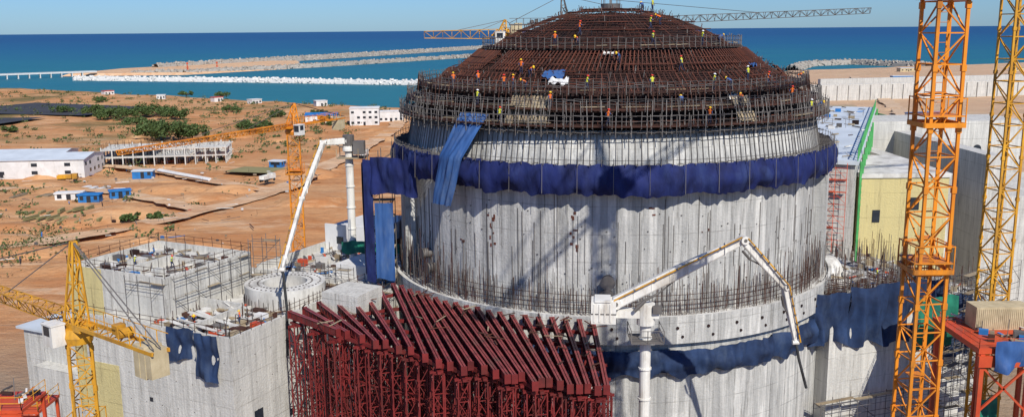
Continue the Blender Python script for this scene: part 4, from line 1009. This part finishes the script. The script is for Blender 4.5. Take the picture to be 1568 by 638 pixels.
# ------------------------------------------------------------------ workers
POSES={
'stand':dict(pel=(0,0,.95),che=(0,.02,1.3),nec=(0,.02,1.48),hea=(0,.04,1.6),top=(0,.04,1.7),sl=(-.19,.02,1.42),el=(-.25,.05,1.13),hl=(-.24,.16,.90),sr=(.19,.02,1.42),er=(.27,.04,1.14),hr=(.30,.20,.95),pl=(-.1,0,.9),kl=(-.12,.03,.5),al=(-.13,0,.08),tl=(-.14,.15,.04),pr=(.1,0,.9),kr=(.12,.03,.5),ar=(.14,-.02,.08),tr=(.15,.13,.04)),
'bend':dict(pel=(0,-.12,.88),che=(0,.2,1.1),nec=(0,.36,1.18),hea=(0,.47,1.2),top=(0,.55,1.24),sl=(-.19,.3,1.12),el=(-.24,.42,.86),hl=(-.18,.5,.62),sr=(.19,.3,1.12),er=(.24,.42,.86),hr=(.18,.52,.6),pl=(-.1,-.12,.84),kl=(-.14,.06,.47),al=(-.14,-.04,.08),tl=(-.15,.12,.04),pr=(.1,-.12,.84),kr=(.14,.02,.46),ar=(.15,-.1,.08),tr=(.16,.06,.04)),
'walk':dict(pel=(0,0,.93),che=(0,.05,1.28),nec=(0,.07,1.46),hea=(0,.1,1.58),top=(0,.1,1.68),sl=(-.19,.05,1.4),el=(-.25,-.1,1.14),hl=(-.24,.02,.92),sr=(.19,.05,1.4),er=(.25,.22,1.2),hr=(.2,.42,1.28),pl=(-.1,0,.88),kl=(-.11,.2,.52),al=(-.12,.22,.08),tl=(-.12,.37,.05),pr=(.1,0,.88),kr=(.11,0,.48),ar=(.12,-.28,.13),tr=(.12,-.14,.04)),
}
def worker_mesh(nm,P,vest,helm):
    J=list(P.keys()); idx={k:i for i,k in enumerate(J)}
    Ed=[('pel','che'),('che','nec'),('nec','hea'),('hea','top'),('che','sl'),('sl','el'),('el','hl'),('che','sr'),('sr','er'),('er','hr'),('pel','pl'),('pl','kl'),('kl','al'),('al','tl'),('pel','pr'),('pr','kr'),('kr','ar'),('ar','tr')]
    RD=dict(pel=.15,che=.17,nec=.06,hea=.10,top=.085,sl=.075,sr=.075,el=.048,er=.048,hl=.035,hr=.035,pl=.10,pr=.10,kl=.065,kr=.065,al=.045,ar=.045,tl=.04,tr=.04)
    me=bpy.data.meshes.new('t'); me.from_pydata([P[k] for k in J],[(idx[a],idx[b_]) for a,b_ in Ed],[])
    ob=bpy.data.objects.new('t',me); COL.objects.link(ob); md=ob.modifiers.new('s','SKIN')
    for k in J:
        sv=me.skin_vertices[0].data[idx[k]]; sv.radius=(RD[k],RD[k]*.8); sv.use_root=(k=='pel')
    sb=ob.modifiers.new('u','SUBSURF'); sb.levels=1; sb.render_levels=1
    dg=bpy.context.evaluated_depsgraph_get(); m2=bpy.data.meshes.new_from_object(ob.evaluated_get(dg))
    bpy.data.objects.remove(ob)
    mm={('pel','che'):0,('che','nec'):0,('nec','hea'):1,('hea','top'):1,('che','sl'):0,('sl','el'):2,('el','hl'):1,('che','sr'):0,('sr','er'):2,('er','hr'):1,('al','tl'):4,('ar','tr'):4}
    mb=MB(); mb.v=[tuple(v.co) for v in m2.vertices]
    for p in m2.polygons:
        c=p.center; best=9;bm=3
        for e_ in Ed:
            a=Vector(P[e_[0]]);b3=Vector(P[e_[1]]); d=b3-a; t=max(0,min(1,(c-a).dot(d)/d.length_squared)); q=(c-(a+d*t)).length-RD[e_[0]]*.6
            if q<best: best=q;bm=mm.get(e_,3)
        mb.f.append(tuple(p.vertices)); mb.m.append(bm)
    for h,e_ in (('hl','el'),('hr','er')):
        a=Vector(P[h]); d=(a-Vector(P[e_])).normalized(); s_=Vector((1,0,0))
        for k in range(4): o=a+s_*(-.03+.02*k); L=(.07,.085,.08,.06)[k]; mb.tube([o,o+d*L,o+d*(L+.03)+Vector((0,.02,-.01))],[.012,.011,.007],5,m=1)
        o=a+s_*(.04 if h=='hl' else -.04); mb.tube([o-d*.02,o+d*.03+Vector((0,.03,0))],[.013,.009],5,m=1)
    hc=Vector(P['hea']); up=(Vector(P['top'])-hc).normalized()
    fw=Vector((0,1,0)); fw=(fw-up*fw.dot(up)).normalized()
    c0=hc+up*.05
    mb.tube([c0,c0+up*.05,c0+up*.10,c0+up*.125],[.14,.135,.10,.03],12,m=5); mb.tube([c0-up*.005+fw*.05,c0+up*.015+fw*.05],[.165,.15],12,m=5)
    mb.tube([hc+fw*.085,hc+fw*.125-up*.02],[.012,.018],5,m=1)
    for s_ in(-.035,.035): mb.tube([hc+fw*.085+Vector((s_,0,0))+up*.03,hc+fw*.1+Vector((s_,0,0))+up*.03],.012,5,m=4)
    me=bpy.data.meshes.new(nm); me.from_pydata(mb.v,[],mb.f)
    for k in (vest,'skin','shirt','trou','boot',helm): me.materials.append(M[k])
    me.polygons.foreach_set('material_index',mb.m); me.polygons.foreach_set('use_smooth',[True]*len(mb.f)); me.update(); return me
WM=[worker_mesh('worker',POSES[p],v,h) for p,v,h in [('stand','hivis','hy'),('bend','hivis','hy'),('walk','hivy','hr'),('stand','hivy','hw'),('bend','shirt','hy'),('walk','hivis','hr')]]
def worker(p,k,rz):
    o=bpy.data.objects.new('construction_worker',WM[k%6]); o.location=p; o.rotation_euler=(0,0,rz); o.scale=(1.03,)*3; COL.objects.link(o)
wk=0
for r,z,dxs in [(16.4,55.9,(-8,-5.5,3.2,9.5,12)),(24.6,51.3,(-14,-13,-11.6,2.0,9,11,16,-20,21.5,-5)),(26.2,49.6,(-17,5,19,-9,12)),(27.1,47.9,(-14.5,22,24,-3,8))]:
    for dx in dxs:
        a=-math.acos(dx/r); worker(pol(r,a,z+.02),wk,R.random()*6.28); wk+=1
for (r,dx) in [(11,5),(12.5,3.5),(6,5),(6,3.5),(13.5,-5),(21,-12),(21.5,-11),(20.5,6),(22.5,14),(19,-1),(23,-17)]:
    a=-math.acos(dx/r); worker(pol(r,a,dz(r)+.18),wk,R.random()*6.28); wk+=1
for (l,b_,z) in [(4,6,25.3),(9,4,25.3),(18,10,29.45),(22,8,29.45),(3,30,25.65),(-1,28,25.65)]: worker(LP(l,b_,z),wk,R.random()*6); wk+=1
for (a,b_) in [(3,5),(7,20),(12,6)]: worker(DP(a,b_,25.2),wk,R.random()*6); wk+=1
def truck(x,y,rz,colr):
    E=empty('dump_truck',(x,y,0)); ex=(math.cos(rz),math.sin(rz)); ey=(-ex[1],ex[0]); mb=MB(); o=(x,y)
    mb.obox(o,ex,ey,-3.5,3.8,-.5,.5,.8,1.1,2); mb.obox(o,ex,ey,2,3.9,-1.2,1.2,1.0,3.0,0); mb.obox(o,ex,ey,3.2,3.93,-1.0,1.0,2.0,2.8,1); mb.obox(o,ex,ey,-3.6,1.7,-1.2,1.2,1.2,1.4,0)
    for s_ in(-1.2,1.1): mb.obox(o,ex,ey,-3.6,1.7,s_,s_+.1,1.4,2.6,0)
    mb.obox(o,ex,ey,1.6,1.75,-1.1,1.1,1.4,3.0,0)
    for a in(-2.8,-1.5,2.9):
        for s_ in(-1.15,1.15): p=(x+ex[0]*a+ey[0]*s_,y+ex[1]*a+ey[1]*s_,.55); mb.tube([(p[0]-ey[0]*.18,p[1]-ey[1]*.18,.55),(p[0]+ey[0]*.18,p[1]+ey[1]*.18,.55)],.52,14,m=2)
    mb.obj('body',[colr,'glass','blackr'],E); E.location.z+=.8
for (x,y,r_,c_) in [(-95,360,1.2,'white'),(-175,365,.2,'yellow'),(150,300,.5,'redp'),(190,360,.1,'yellow'),(130,420,.9,'white'),(-68,430,1.5,'white')]: truck(x,y,r_,c_)
print('OK')
